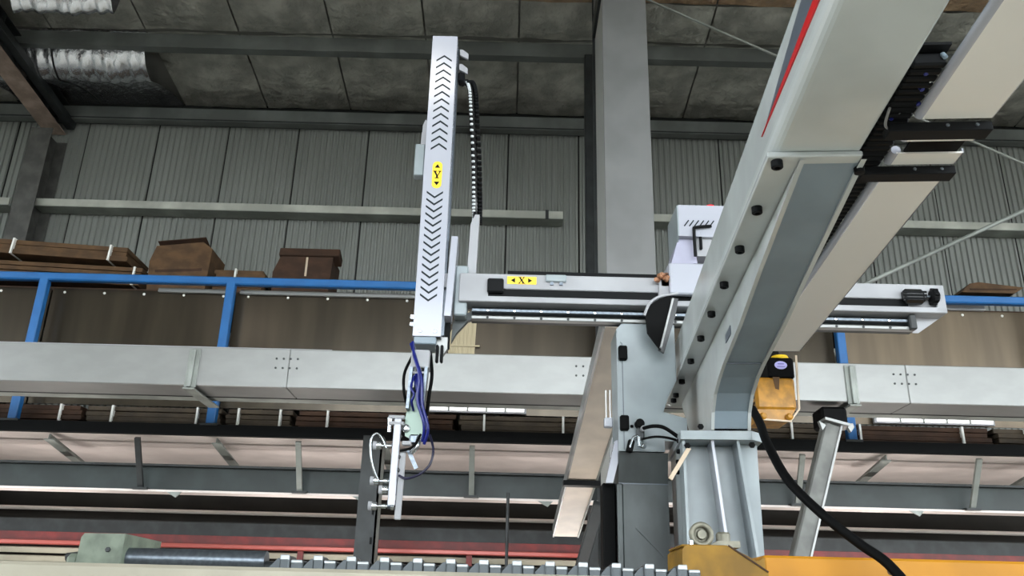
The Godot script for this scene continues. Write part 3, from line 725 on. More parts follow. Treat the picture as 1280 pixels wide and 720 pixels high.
func cross_arm() -> void:
	var zf := -3.45
	var o := thing("horizontal_arm", "long white horizontal robot arm with a black slot and a yellow arrow label", "robot arm", V(0.8, 2.8, -3.5))
	part("body", Geo.new().span(V(-0.225, 2.918, -3.56), V(1.862, 2.986, zf), 0.003).span(V(-0.225, 2.858, -3.56), V(1.862, 2.884, zf), 0.003).span(V(-0.225, 2.88, -3.56), V(1.862, 2.93, zf - 0.02)).span(V(-0.225, 2.858, -3.5), V(-0.10, 2.986, zf), 0.003).span(V(1.82, 2.858, -3.5), V(1.862, 2.986, zf), 0.003), M.white, o)
	part("slot_belt", Geo.new().span(V(-0.10, 2.884, zf - 0.02), V(1.70, 2.918, zf - 0.006)), M.black, o)
	part("end_block", Geo.new().span(V(-0.104, 2.895, zf - 0.01), V(-0.034, 2.960, zf + 0.018), 0.006), M.black, o)
	part("tensioner", Geo.new().span(V(1.672, 2.892, zf - 0.01), V(1.765, 2.957, zf + 0.03), 0.012), M.gloss_black, o)
	for y in [2.91, 2.925, 2.94]:
		part("fin", Geo.new().span(V(1.668, y - 0.004, zf + 0.028), V(1.768, y + 0.004, zf + 0.034)), M.black, o)
	part("shaft", Geo.new().tube([V(1.775, 2.926, zf + 0.012), V(1.80, 2.926, zf + 0.012)], 0.006, 10), M.steel, o)
	part("hand_knob", Geo.new().lathe(V(1.79, 2.926, zf + 0.012), V(1, 0, 0), [Vector2(0, 0), Vector2(0.022, 0), Vector2(0.033, 0.006), Vector2(0.033, 0.026), Vector2(0.024, 0.034), Vector2(0, 0.034)], 10), M.black, o)
	for k in 8:
		var a := TAU * k / 8
		part("knob_lobe", Geo.new().tube([V(1.797, 2.926 + 0.032 * sin(a), zf + 0.012 + 0.032 * cos(a)), V(1.815, 2.926 + 0.032 * sin(a), zf + 0.012 + 0.032 * cos(a))], 0.007, 8), M.black, o)
	var lab := part("label_plate", Geo.new().span(V(-0.02, 2.94, zf), V(0.106, 2.975, zf + 0.0015)), M.label_yellow, o, "yellow axis label")
	words("letter", "X", 0.042, V(0.042, 2.957, zf + 0.002), M.black, lab)
	for s in [-1, 1]:
		part("arrow", Geo.new().prism([Vector2(0, -0.011), Vector2(0, 0.011), Vector2(0.018 * s, 0)], V(0.042 + 0.028 * s, 2.957, zf + 0.0015), V(1, 0, 0), V(0, 1, 0), V(0, 0, 0.001)), M.black, lab)
	part("sensor", Geo.new().span(V(0.145, 2.952, zf), V(0.235, 2.985, zf + 0.012), 0.004), M.cabinet, o)
	for x in [0.165, 0.205]:
		part("sensor_foot", Geo.new().span(V(x, 2.938, zf), V(x + 0.014, 2.952, zf + 0.008)), M.steel, o)
	# rails under the beam
	part("underside_channel", Geo.new().span(V(-0.17, 2.795, -3.56), V(1.735, 2.858, -3.525)), M.steel_dark, o)
	for y in [2.833, 2.800]:
		var rl := part("guide_rail", Geo.new().span(V(-0.17, y - 0.008, -3.525), V(1.735, y + 0.008, -3.49), 0.003), M.alu if y < 2.82 else M.steel, o)
		for i in 16:
			part("rail_bolt", Geo.new().lathe(V(-0.10 + 0.115 * i, y, -3.49), V(0, 0, 1), [Vector2(0.006, 0), Vector2(0.006, 0.002), Vector2(0, 0.003)], 8), M.chrome if y > 2.82 else M.steel_dark, rl)
	part("stop_block", Geo.new().span(V(1.705, 2.79, -3.50), V(1.735, 2.856, -3.47), 0.005), M.steel_dark, o)
	part("end_plate", Geo.new().prism([Vector2(1.735, 2.86), Vector2(1.862, 2.862), Vector2(1.83, 2.838), Vector2(1.76, 2.79), Vector2(1.735, 2.79)], V(0, 0, -3.53), V(1, 0, 0), V(0, 1, 0), V(0, 0, 0.006)), M.white, o)
	part("top_cable_duct", Geo.new().span(V(-0.02, 3.03, -3.64), V(0.66, 3.058, -3.59)), M.black, o)
	# slide that carries the upright arm
	var s := thing("arm_slide", "bright white slide plate between the tall arm and the horizontal arm", "slide", V(-0.25, 2.78, -3.48))
	part("face_plate", Geo.new().prism([Vector2(-0.266, 3.14), Vector2(-0.238, 3.14), Vector2(-0.252, 2.775), Vector2(-0.280, 2.775)], V(0, 0, -3.52), V(1, 0, 0), V(0, 1, 0), V(0, 0, 0.11)), M.arm_white, s)
	part("link_block", Geo.new().span(V(-0.290, 2.91, -3.47), V(-0.262, 2.975, -3.43), 0.003), M.white, s)
	part("carrier", Geo.new().span(V(-0.245, 2.80, -3.60), V(-0.19, 3.03, -3.47), 0.006), M.cabinet, s)
	part("hose_guard", Geo.new().prism([Vector2(-0.198, 2.995), Vector2(-0.158, 2.995), Vector2(-0.152, 3.29), Vector2(-0.172, 3.29), Vector2(-0.190, 3.245)], V(0, 0, -3.55), V(1, 0, 0), V(0, 1, 0), V(0, 0, 0.05)), M.white, s)
	part("chain_link", Geo.new().span(V(-0.182, 3.285, -3.53), V(-0.168, 3.31, -3.51)), M.black, s)
	part("lower_bracket", Geo.new().prism([Vector2(-0.250, 2.80), Vector2(-0.170, 2.845), Vector2(-0.155, 2.81), Vector2(-0.185, 2.80), Vector2(-0.235, 2.74), Vector2(-0.255, 2.70)], V(0, 0, -3.57), V(1, 0, 0), V(0, 1, 0), V(0, 0, 0.03)), M.bare, s)
	part("dark_pad", Geo.new().span(V(-0.284, 2.66, -3.53), V(-0.258, 2.86, -3.50), 0.004), M.black, s)

func gripper() -> void:
	var w := thing("gripper_wrist", "grey gripper wrist with a white cap below the tall arm", "wrist", V(-0.36, 2.25, -3.38))
	part("cap", Geo.new().span(V(-0.398, 2.53, -3.42), V(-0.323, 2.605, -3.345), 0.004), M.white, w)
	for x in [-0.392, -0.333]:
		part("cheek_plate", Geo.new().bar(V(x, 2.53, -3.36), V(x - 0.006, 2.36, -3.36), 0.012, 0.06, 0.0, V(0, 0, 1)), M.steel, w)
	part("back_plate", Geo.new().span(V(-0.39, 2.37, -3.40), V(-0.335, 2.46, -3.392)), M.sage_plate, w)
	part("valve_body", Geo.new().span(V(-0.382, 2.44, -3.40), V(-0.340, 2.53, -3.37), 0.004), M.steel_dark, w)
	for i in 3:
		part("fitting", Geo.new().lathe(V(-0.380 + 0.022 * i, 2.525, -3.352), V(0, -0.95, 0.3), [Vector2(0.008, 0), Vector2(0.008, 0.02), Vector2(0.005, 0.022), Vector2(0.005, 0.04), Vector2(0, 0.04)], 10), M.chrome, w)
	part("retaining_bar", Geo.new().span(V(-0.385, 2.503, -3.345), V(-0.335, 2.511, -3.335)), M.white, w)
	part("swing_plate", Geo.new().prism([Vector2(-0.395, 2.40), Vector2(-0.345, 2.40), Vector2(-0.338, 2.33), Vector2(-0.330, 2.26), Vector2(-0.36, 2.235), Vector2(-0.405, 2.26), Vector2(-0.408, 2.33)], V(0, 0, -3.385), V(1, 0, 0), V(0, 1, 0), V(0, 0, 0.012)), M.sage_plate, w)
	part("pivot_disc", Geo.new().lathe(V(-0.402, 2.288, -3.372), V(0, 0, 1), [Vector2(0.016, 0), Vector2(0.016, 0.01), Vector2(0.007, 0.014), Vector2(0, 0.014)], 16), M.chrome, w)
	part("knuckle", Geo.new().span(V(-0.385, 2.225, -3.40), V(-0.345, 2.262, -3.35), 0.006), M.steel, w)
	part("elbow", Geo.new().tube(smooth([V(-0.345, 2.25, -3.35), V(-0.352, 2.215, -3.34), V(-0.372, 2.19, -3.345)]), 0.011, 10), M.chrome, w)
	part("link_arm", Geo.new().bar(V(-0.385, 2.20, -3.36), V(-0.35, 2.13, -3.36), 0.016, 0.012, 0.0, V(0, 0, 1)), M.steel, w)

	var t := thing("suction_gripper", "white two-bar suction gripper hanging from the wrist", "gripper", V(-0.42, 1.93, -3.35))
	part("bar", Geo.new().bar(V(-0.430, 2.318, -3.335), V(-0.434, 1.985, -3.335), 0.028, 0.018, 0.003, V(0, 0, 1)), M.arm_white, t)
	part("bar", Geo.new().bar(V(-0.404, 2.20, -3.348), V(-0.408, 1.936, -3.348), 0.024, 0.018, 0.003, V(0, 0, 1)), M.white, t)
	for y in [2.30, 2.325]:
		part("top_clamp", Geo.new().span(V(-0.466, y - 0.008, -3.35), V(-0.405, y + 0.006, -3.325), 0.003), M.white, t)
	part("top_fitting", Geo.new().lathe(V(-0.462, 2.32, -3.338), V(0, -1, 0), [Vector2(0, -0.012), Vector2(0.007, -0.012), Vector2(0.011, 0.0), Vector2(0.008, 0.03), Vector2(0.008, 0.055), Vector2(0, 0.055)], 10), M.chrome, t)
	for y in [2.214, 2.079, 2.046, 1.985]:
		var l := 0.085 if y != 2.046 else 0.05
		var c := part("suction_unit", Geo.new().lathe(V(-0.425, y, -3.352), V(-1, 0, 0), [Vector2(0, 0), Vector2(0.014, 0), Vector2(0.014, 0.012), Vector2(0.006, 0.014), Vector2(0.006, 0.03), Vector2(0.009, 0.032), Vector2(0.009, 0.048), Vector2(0.005, 0.05), Vector2(0.005, l - 0.02), Vector2(0.015, l - 0.02), Vector2(0.016, l), Vector2(0, l)], 12), M.chrome, t)
		part("pad", Geo.new().lathe(V(-0.425 - l + 0.002, y, -3.352), V(-1, 0, 0), [Vector2(0.0165, 0), Vector2(0.0175, 0.014), Vector2(0.0, 0.014)], 12), M.white, c)
		part("jam_nut", screw_head(V(-0.448, y, -3.338), V(1, 0, 0), 0.012, 0.012), M.steel, c)
	for y in [2.25, 2.17, 2.12]:
		part("clamp_screw", screw_head(V(-0.418, y, -3.338), V(0, 0, 1), 0.009, 0.01), M.steel_dark, t)
	part("cross_clamp", Geo.new().span(V(-0.41, 2.215, -3.36), V(-0.372, 2.232, -3.33), 0.004), M.white, t)
	for s in [["blue air hose running down the wrist, left of its pair", M.tube_blue, 0.0065, [V(-0.401, 2.652, -3.40), V(-0.382, 2.57, -3.32), V(-0.355, 2.483, -3.30), V(-0.356, 2.386, -3.30), V(-0.325, 2.293, -3.30), V(-0.330, 2.23, -3.33)]],
			["blue air hose running down the wrist, right of its pair", M.tube_blue, 0.0065, [V(-0.408, 2.645, -3.40), V(-0.374, 2.554, -3.32), V(-0.345, 2.467, -3.30), V(-0.336, 2.371, -3.30), V(-0.309, 2.277, -3.30), V(-0.323, 2.221, -3.33)]],
			["wavy blue air hose in front of the wrist plate", M.tube_blue, 0.005, [V(-0.378, 2.49, -3.33), V(-0.386, 2.44, -3.31), V(-0.372, 2.41, -3.31), V(-0.381, 2.385, -3.32), V(-0.376, 2.36, -3.36)]],
			["thick blue hose bundle bulging in the middle of the wrist", M.tube_blue, 0.014, [V(-0.368, 2.50, -3.35), V(-0.362, 2.46, -3.33), V(-0.352, 2.42, -3.33), V(-0.345, 2.38, -3.35)]],
			["black hose bowed out left of the wrist", M.rubber, 0.006, [V(-0.395, 2.59, -3.38), V(-0.419, 2.503, -3.34), V(-0.415, 2.424, -3.34), V(-0.400, 2.372, -3.385)]],
			["black hose bowed out right of the wrist", M.rubber, 0.007, [V(-0.327, 2.612, -3.40), V(-0.311, 2.506, -3.36), V(-0.317, 2.427, -3.36), V(-0.325, 2.342, -3.38)]],
			["clear grey hose looped left of the gripper bars", M.chrome, 0.0045, [V(-0.47, 2.205, -3.345), V(-0.491, 2.245, -3.34), V(-0.512, 2.257, -3.33), V(-0.527, 2.232, -3.32), V(-0.522, 2.164, -3.32), V(-0.506, 2.109, -3.33), V(-0.490, 2.08, -3.345)]],
			["short dark hose from the wrist to the gripper bars", M.rubber, 0.005, [V(-0.340, 2.26, -3.34), V(-0.363, 2.205, -3.31), V(-0.413, 2.192, -3.33)]],
			["dark hose looped wide right of the gripper bars", M.hose_navy, 0.005, [V(-0.305, 2.26, -3.35), V(-0.286, 2.201, -3.32), V(-0.293, 2.143, -3.31), V(-0.327, 2.105, -3.31), V(-0.379, 2.086, -3.32), V(-0.412, 2.099, -3.338)]]]:
		solo("air_hose", Geo.new().tube(smooth(s[3], 6), s[2], 8), s[1], s[0], "hose", s[3][0], "hoses of the gripper")

func carriage() -> void:
	var o := thing("carriage_head", "white louvred housing of the robot's carriage behind the sloping main beam", "housing", V(0.8, 2.93, -3.5))
	part("hood", Geo.new().prism([Vector2(0.722, 3.314), Vector2(1.02, 3.314), Vector2(1.02, 3.16), Vector2(0.722, 3.165)], V(0, 0, -3.62), V(1, 0, 0), V(0, 1, 0), V(0, 0, 0.22)), M.arm_white, o)
	part("hood_side", Geo.new().prism([Vector2(-3.62, 3.314), Vector2(-3.40, 3.312), Vector2(-3.40, 3.165), Vector2(-3.62, 3.03)], V(0.716, 0, 0), V(0, 0, 1), V(0, 1, 0), V(0.006, 0, 0)), M.cabinet, o)
	for i in 6:
		part("louvre", Geo.new().bar(V(0.745 + 0.022 * i, 3.212, -3.399), V(0.765 + 0.022 * i, 3.240, -3.399), 0.005, 0.003, 0.0, V(0, 0, 1)), M.slot, o)
	part("slope_panel", Geo.new().prism([Vector2(0.722, 3.165), Vector2(0.79, 3.165), Vector2(0.80, 3.05), Vector2(0.685, 3.04)], V(0, 0, -3.60), V(1, 0, 0), V(0, 1, 0), V(0, 0, 0.17)), M.lilac, o)
	part("lower_box", Geo.new().span(V(0.672, 2.90, -3.445), V(0.86, 3.042, -3.41), 0.006).span(V(0.672, 2.992, -3.60), V(0.86, 3.042, -3.445)), M.arm_white, o)
	part("cheek", Geo.new().prism([Vector2(0.60, 2.87), Vector2(0.672, 2.91), Vector2(0.672, 3.0), Vector2(0.635, 2.99), Vector2(0.628, 2.90)], V(0, 0, -3.50), V(1, 0, 0), V(0, 1, 0), V(0, 0, 0.07)), M.white, o)
	part("inner_panel", Geo.new().span(V(0.80, 3.08, -3.5), V(0.95, 3.19, -3.42)), M.white, o)
	part("grab_handle", Geo.new().tube(smooth([V(0.786, 3.07, -3.40), V(0.784, 3.185, -3.39), V(0.792, 3.20, -3.385), V(0.86, 3.21, -3.39)], 4), 0.007, 8), M.black, o)
	part("latch", Geo.new().span(V(0.808, 3.105, -3.415), V(0.820, 3.19, -3.40), 0.003), M.black, o)
	part("signal_lamp", Geo.new().lathe(V(0.87, 3.314, -3.43), V(0, 1, 0), [Vector2(0.02, 0), Vector2(0.018, 0.012), Vector2(0, 0.02)], 12), M.signal, o)
	var lg := OmniLight3D.new()
	lg.name = "signal_light"
	lg.light_color = Color(1, 0.1, 0.2); lg.light_energy = 0.02; lg.omni_range = 12.0; lg.shadow_enabled = true; lg.light_size = 0.01
	add_child(lg, true)
	lg.position = V(0.87, 3.325, -3.43)
	var b := thing("brass_fittings", "cluster of brass hose fittings where the horizontal arm meets the carriage", "fittings", V(0.65, 2.95, -3.43))
	for k in 5:
		var p := V(0.627 + 0.012 * k, 2.965 + 0.012 * (k % 3), -3.43 + 0.008 * (k % 2))
		part("nut", screw_head(p, V(-0.6, 0.2 * (k % 2), 0.7), 0.011, 0.022), M.brass, b)
	part("manifold", Geo.new().span(V(0.635, 2.935, -3.47), V(0.682, 3.005, -3.43), 0.006), M.brass, b)
	var g := thing("guard_plate", "folded black rubber guard hanging under the carriage, left of the main beam", "guard", V(0.63, 2.65, -3.38))
	part("front", Geo.new().prism([Vector2(0.559, 2.80), Vector2(0.580, 2.838), Vector2(0.62, 2.866), Vector2(0.668, 2.886), Vector2(0.672, 2.82), Vector2(0.612, 2.649), Vector2(0.566, 2.716)], V(0, 0, -3.40), V(1, 0, 0), V(0, 1, 0), V(0, 0, 0.012)), M.rubber, g)
	part("edge_strip", Geo.new().bar(V(0.678, 2.868, -3.385), V(0.618, 2.650, -3.385), 0.008, 0.012, 0.0, V(0, 0, 1)), M.alu, g)
	part("side", Geo.new().prism([Vector2(0.672, 2.886), Vector2(0.705, 2.876), Vector2(0.690, 2.80), Vector2(0.635, 2.635), Vector2(0.612, 2.649)], V(0, 0, -3.42), V(1, 0, 0), V(0, 1, 0), V(0, 0, 0.012)), M.gloss_black, g)
	part("trim", Geo.new().tube(smooth([V(0.555, 2.79, -3.385), V(0.580, 2.845, -3.385), V(0.625, 2.876, -3.385), V(0.70, 2.892, -3.385)], 4), 0.006, 8), M.white, g)

func main_beam() -> void:
	# in the robot's own frame: x across the beam, z along it (negative away from the camera)
	FR = Transform3D(Basis(Vector3.UP, deg_to_rad(-4.61)), Vector3.ZERO)
	var h := 2.60; var u0 := 0.437; var u1 := 0.640
	var o := thing("main_beam", "big glossy white robot beam running overhead towards the viewer", "beam", V(0.54, h, -3.5))
	var sec := []
	for q in [[u0, h, 180, 0.030], [u1, h, 270, 0.010], [u1, h + 0.166, 0, 0.010], [u0, h + 0.166, 90, 0.012]]:
		var r: float = q[3]
		var cx: float = q[0] + (r if q[0] == u0 else -r)
		var cy: float = q[1] + (r if q[1] == h else -r)
		for k in 7:
			var a := deg_to_rad(q[2] + 15.0 * k)
			sec.append(Vector2(cx + r * cos(a), cy + r * sin(a)))
	part("box_section", Geo.new().prism(sec, V(0, 0, -4.25), V(1, 0, 0), V(0, 1, 0), V(0, 0, 5.65)), M.gantry, o)
	part("side_stripe", Geo.new().prism([Vector2(-1.76, h + 0.072), Vector2(-1.40, h + 0.128), Vector2(1.3, h + 0.128), Vector2(1.3, h + 0.07), Vector2(-1.28, h + 0.07)], V(u0 - 0.002, 0, 0), V(0, 0, 1), V(0, 1, 0), V(0.003, 0, 0)), M.slate_dark, o)
	part("red_stripe", Geo.new().prism([Vector2(-1.80, h + 0.070), Vector2(-1.28, h + 0.072), Vector2(1.3, h + 0.072), Vector2(1.3, h + 0.045), Vector2(-1.28, h + 0.045)], V(u0 - 0.003, 0, 0), V(0, 0, 1), V(0, 1, 0), V(0.004, 0, 0)), M.stripe_red, o)
	part("mounting_plate", Geo.new().span(V(u0 - 0.006, h - 0.014, -4.15), V(u1 + 0.002, h - 0.0005, -1.745), 0.003), M.gantry, o)
	for w in [1.767, 2.002, 2.251, 2.525, 2.798, 3.069, 3.37, 3.687, 3.93, 4.034]:
		part("bolt", Geo.new().lathe(V(0.456, h - 0.014, -w), V(0, -1, 0), [Vector2(0.0135, 0), Vector2(0.0135, 0.016), Vector2(0.0115, 0.018), Vector2(0.007, 0.018), Vector2(0.007, 0.010), Vector2(0, 0.010)], 14), M.black, o)
	for w in [1.80, 2.20, 2.62, 3.0]:
		part("bolt", Geo.new().lathe(V(0.648, h - 0.014, -w), V(0, -1, 0), [Vector2(0.012, 0), Vector2(0.012, 0.015), Vector2(0, 0.016)], 12), M.black, o)
	# the knee bracket under the beam
	var prof := [Vector2(-1.755, 2.582), Vector2(-1.80, 2.578), Vector2(-2.30, 2.516), Vector2(-2.60, 2.472), Vector2(-2.93, 2.440), Vector2(-3.05, 2.420), Vector2(-3.16, 2.390), Vector2(-3.235, 2.340), Vector2(-3.268, 2.28)]
	var side := prof.duplicate()
	side.append_array([Vector2(-3.85, 2.28), Vector2(-3.90, 2.40), Vector2(-4.14, 2.586)])
	var kb := thing("knee_bracket", "curved box bracket under the main beam, bending down onto the stand", "bracket", V(0.58, 2.28, -3.4))
	for u in [0.505, 0.640]:
		part("side_plate", Geo.new().prism(side, V(u, 0, 0), V(0, 0, 1), V(0, 1, 0), V(0.012, 0, 0)), M.gantry, kb)
	var bp := []
	for p in prof: bp.append(p + Vector2(-0.002, 0.006))
	for i in range(prof.size() - 1, -1, -1): bp.append(prof[i] + Vector2(-0.006, 0.016))
	part("belly_plate", Geo.new().prism(bp.duplicate(), V(0.517, 0, 0), V(0, 0, 1), V(0, 1, 0), V(0.123, 0, 0)), M.slate, kb, "belly plate with its shade painted slate")  # white paint like the bracket, with its shade put into the colour
	part("weld_seam", Geo.new().box(V(0.578, 2.443, -2.93), V(0.12, 0.005, 0.006)), M.slate_dark, kb)
	part("rear_plate", Geo.new().span(V(0.517, 2.28, -3.72), V(0.64, 2.58, -3.70)), M.slate, kb)
	part("inspection_slot", Geo.new().box(V(0.5035, 2.50, -2.78), V(0.003, 0.03, 0.10)), M.slate_dark, kb)
	# stand
	var st := thing("robot_stand", "ribbed grey-white stand carrying the knee bracket, above the yellow casting", "stand", V(0.55, 1.66, -3.5))
	part("top_flange", Geo.new().prism([Vector2(0.39, -3.27), Vector2(0.655, -3.27), Vector2(0.70, -3.32), Vector2(0.70, -3.76), Vector2(0.39, -3.76)], V(0, 2.245, 0), V(1, 0, 0), V(0, 0, 1), V(0, 0.033, 0)), M.cabinet, st)
	part("front_plate", Geo.new().span(V(0.40, 1.66, -3.42), V(0.68, 2.245, -3.40), 0.003), M.cabinet, st)
	part("side_plate", Geo.new().span(V(0.40, 1.66, -3.74), V(0.415, 2.245, -3.42)), M.cabinet, st)
	part("side_plate", Geo.new().span(V(0.665, 1.66, -3.74), V(0.68, 2.245, -3.42)), M.cabinet, st)
	for u in [0.398, 0.505, 0.60]:
		var bot: float = u + (0.05 if u > 0.45 else 0.0)
		var dd := 0.10
		var rib := Geo.new()
		var t := 0.010
		for s in 1:
			var a := V(u, 2.245, -3.29); var b := V(u, 2.245, -3.40); var c := V(bot, 1.66, -3.40); var d := V(bot, 1.66, -3.29 + (0.05 if u > 0.55 else 0.0))
			for q in [0.0, t]:
				rib.poly([a + V(q, 0, 0), b + V(q, 0, 0), c + V(q, 0, 0), d + V(q, 0, 0)], V(-1 if q == 0.0 else 1, 0, 0))
			rib.poly([a, a + V(t, 0, 0), d + V(t, 0, 0), d], V(0, 0, 1))
		part("rib", rib, M.arm_white if u == 0.505 else M.cabinet, st)
	part("gusset", Geo.new().prism([Vector2(0.61, 2.245), Vector2(0.69, 2.245), Vector2(0.685, 1.66), Vector2(0.655, 1.66)], V(0, 0, -3.40), V(1, 0, 0), V(0, 1, 0), V(0, 0, 0.03)), M.cabinet, st)
	for p in [V(0.415, 2.225, -3.29), V(0.655, 2.23, -3.29), V(0.47, 2.30, -3.30)]:
		part("bolt", screw_head(p, V(0, -0.3, 1), 0.012, 0.014), M.black, st)
	for k in 4:
		part("side_bolt", screw_head(V(0.398, 2.255 - 0.035 * k, -3.36 - 0.03 * k), V(-1, 0, 0.3), 0.010, 0.012), M.black, st)
	# tray with the drag chain on the right of the beam
	var tr := thing("cable_tray", "folded white cable tray running beside the main beam", "cable tray", V(0.79, 2.6, -2.5))
	for s in [[-1.62, 1.4], [-1.712, -1.678], [-1.815, -1.765], [-3.30, -1.862]]:
		var w := part("tray_section", Geo.new().span(V(0.722, 2.60, s[0]), V(0.868, 2.604, s[1])), M.tray, tr)
		part("rolled_lip", Geo.new().tube([V(0.722, 2.61, s[0]), V(0.722, 2.61, s[1])], 0.011, 10), M.arm_white, w)
		part("fold_edge", Geo.new().span(V(0.866, 2.60, s[0]), V(0.869, 2.612, s[1])), M.arm_white, w)
	part("slip_joint", Geo.new().span(V(0.74, 2.605, -1.77), V(0.855, 2.612, -1.70)), M.rubber, tr)
	for w in [-1.65, -1.84]:
		var br := part("tray_bracket", Geo.new().span(V(0.660, 2.578, w - 0.02), V(0.872, 2.600, w + 0.02), 0.002), M.black, tr, "black cross bracket")
		for u in [0.78, 0.84]:
			part("bracket_screw", screw_head(V(u, 2.59, w + 0.02), V(0, 0, 1), 0.004, 0.003), M.steel, br)
		part("wire_hook", Geo.new().tube(smooth([V(0.645, 2.60, w + 0.075), V(0.650, 2.592, w + 0.03), V(0.662, 2.59, w + 0.01), V(0.68, 2.59, w + 0.005)], 4), 0.003, 6), M.alu, br)
	var dc := thing("drag_chain", "black link chain lying between the main beam and the white tray", "drag chain", V(0.68, 2.61, -2.5))
	part("bed", Geo.new().span(V(0.645, 2.64, -3.2), V(0.715, 2.646, -1.42)), M.black, dc)
	for i in 78:
		var w := -3.2 + 0.0226 * i
		part("link", Geo.new().span(V(0.648, 2.612, w), V(0.712, 2.64, w + 0.017), 0.004), M.black, dc)
	for i in 12:
		var w := -1.64 + 0.018 * i
		part("hose_end", Geo.new().lathe(V(0.668 + 0.012 * (i % 4), 2.622 + 0.006 * (i % 3), w), V(0.3, -1, 0.4), [Vector2(0.005, 0), Vector2(0.005, 0.012), Vector2(0, 0.013)], 8), M.tube_blue if i % 3 == 0 else (M.chrome if i % 3 == 1 else M.slate), dc)
	FR = Transform3D()

func control_box() -> void:
	var o := thing("control_box", "pale blue-grey control box with black hinges left of the robot's stand", "control box", V(0.58, 2.24, -3.6))
	part("body", Geo.new().prism([Vector2(0.452, 2.245), Vector2(0.452, 2.765), Vector2(0.475, 2.79), Vector2(0.70, 2.79), Vector2(0.70, 2.545), Vector2(0.660, 2.47), Vector2(0.640, 2.41), Vector2(0.735, 2.385), Vector2(0.735, 2.29), Vector2(0.64, 2.29), Vector2(0.64, 2.245)], V(0, 0, -3.70), V(1, 0, 0), V(0, 1, 0), V(0, 0, 0.20)), M.cabinet, o)
	var d := part("door", Geo.new().prism([Vector2(0.476, 2.25), Vector2(0.476, 2.70), Vector2(0.468, 2.705), Vector2(0.468, 2.712), Vector2(0.695, 2.712), Vector2(0.695, 2.550), Vector2(0.655, 2.472), Vector2(0.632, 2.408), Vector2(0.730, 2.380), Vector2(0.730, 2.295), Vector2(0.635, 2.295), Vector2(0.635, 2.25)], V(0, 0, -3.50), V(1, 0, 0), V(0, 1, 0), V(0, 0, 0.004)), M.cabinet, o)
	part("seam", Geo.new().span(V(0.473, 2.25, -3.5), V(0.476, 2.70, -3.4955)), M.slate_dark, d)
	for y in [2.655, 2.357]:
		part("hinge", Geo.new().box(V(0.476, y, -3.488), V(0.036, 0.062, 0.03), 0.005), M.rubber, o)
	part("top_collar", Geo.new().span(V(0.50, 2.79, -3.68), V(0.62, 2.86, -3.55), 0.004), M.white, o)
	part("catch", Geo.new().span(V(0.405, 2.36, -3.62), V(0.44, 2.40, -3.58), 0.004), M.arm_white, o)
	for x in [0.415, 0.432]:
		part("catch_rod", Geo.new().tube([V(x, 2.39, -3.60), V(x, 2.52, -3.60)], 0.003, 6), M.chrome, o)
	part("side_skirt", Geo.new().prism([Vector2(0.40, 2.12), Vector2(0.43, 2.12), Vector2(0.462, 2.24), Vector2(0.462, 2.30), Vector2(0.44, 2.29)], V(0, 0, -3.56), V(1, 0, 0), V(0, 1, 0), V(0, 0, 0.03)), M.arm_white, o)
	var b := thing("base_housing", "dull grey sheet-metal base housing below the control box", "housing", V(0.56, 1.66, -3.6))
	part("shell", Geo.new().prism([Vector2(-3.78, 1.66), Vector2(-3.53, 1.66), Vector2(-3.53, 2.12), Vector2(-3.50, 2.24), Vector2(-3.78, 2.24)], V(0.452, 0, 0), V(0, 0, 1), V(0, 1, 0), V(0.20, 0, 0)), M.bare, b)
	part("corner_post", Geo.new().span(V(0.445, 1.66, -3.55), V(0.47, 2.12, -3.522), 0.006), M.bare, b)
	part("brace", Geo.new().bar(V(0.52, 1.95, -3.528), V(0.63, 1.84, -3.528), 0.012, 0.006, 0.0, V(0, 0, 1)), M.bare, b)
	part("kick_seam", Geo.new().span(V(0.452, 2.117, -3.531), V(0.652, 2.121, -3.527)), M.slate_dark, b)
	solo("machine_post", Geo.new().span(V(0.395, 1.66, -3.70), V(0.447, 2.13, -3.60), 0.004), M.rubber, "black upright post left of the dull grey base housing", "post", V(0.42, 1.66, -3.65))
	var v := thing("air_regulator", "small black and chrome air regulator on the control box's lower corner", "regulator", V(0.535, 2.26, -3.48))
	part("knob", Geo.new().lathe(V(0.536, 2.352, -3.49), V(0, 0, 1), [Vector2(0.019, 0), Vector2(0.019, 0.03), Vector2(0.015, 0.036), Vector2(0, 0.036)], 14), M.rubber, v)
	part("body", Geo.new().span(V(0.522, 2.285, -3.495), V(0.552, 2.335, -3.455), 0.006), M.steel_dark, v)
	part("fitting", Geo.new().tube([V(0.545, 2.326, -3.455), V(0.545, 2.326, -3.43)], 0.011, 10), M.white, v)
	part("fitting", Geo.new().tube([V(0.53, 2.295, -3.455), V(0.53, 2.255, -3.45)], 0.008, 10), M.chrome, v)
	part("elbow", Geo.new().tube(smooth([V(0.525, 2.30, -3.46), V(0.505, 2.29, -3.455), V(0.49, 2.25, -3.45)]), 0.005, 8), M.chrome, v)
	part("solenoid", Geo.new().box(V(0.494, 2.258, -3.465), V(0.026, 0.052, 0.03), 0.005, Basis(V(0, 0, 1), -0.25)), M.rubber, v)
	part("drain_cock", screw_head(V(0.541, 2.262, -3.46), V(0.5, -0.5, 1), 0.011, 0.02), M.chrome, v)
	part("grub_screw", screw_head(V(0.512, 2.345, -3.49), V(-1, 0, 0), 0.006, 0.012), M.rubber, v)
	var hs := [["thick black hose curving from the regulator to the stand", 0.0075, [V(0.545, 2.326, -3.43), V(0.575, 2.322, -3.37), V(0.61, 2.308, -3.33), V(0.665, 2.275, -3.34)]], ["thinner black hose below it, from the regulator to the stand", 0.005, [V(0.548, 2.288, -3.455), V(0.585, 2.286, -3.40), V(0.63, 2.277, -3.37), V(0.672, 2.263, -3.36)]]]
	for q in hs:
		solo("regulator_hose", Geo.new().tube(smooth(q[2], 6), q[1], 8), M.rubber, q[0], "hose", q[2][0], "hoses of the air regulator")
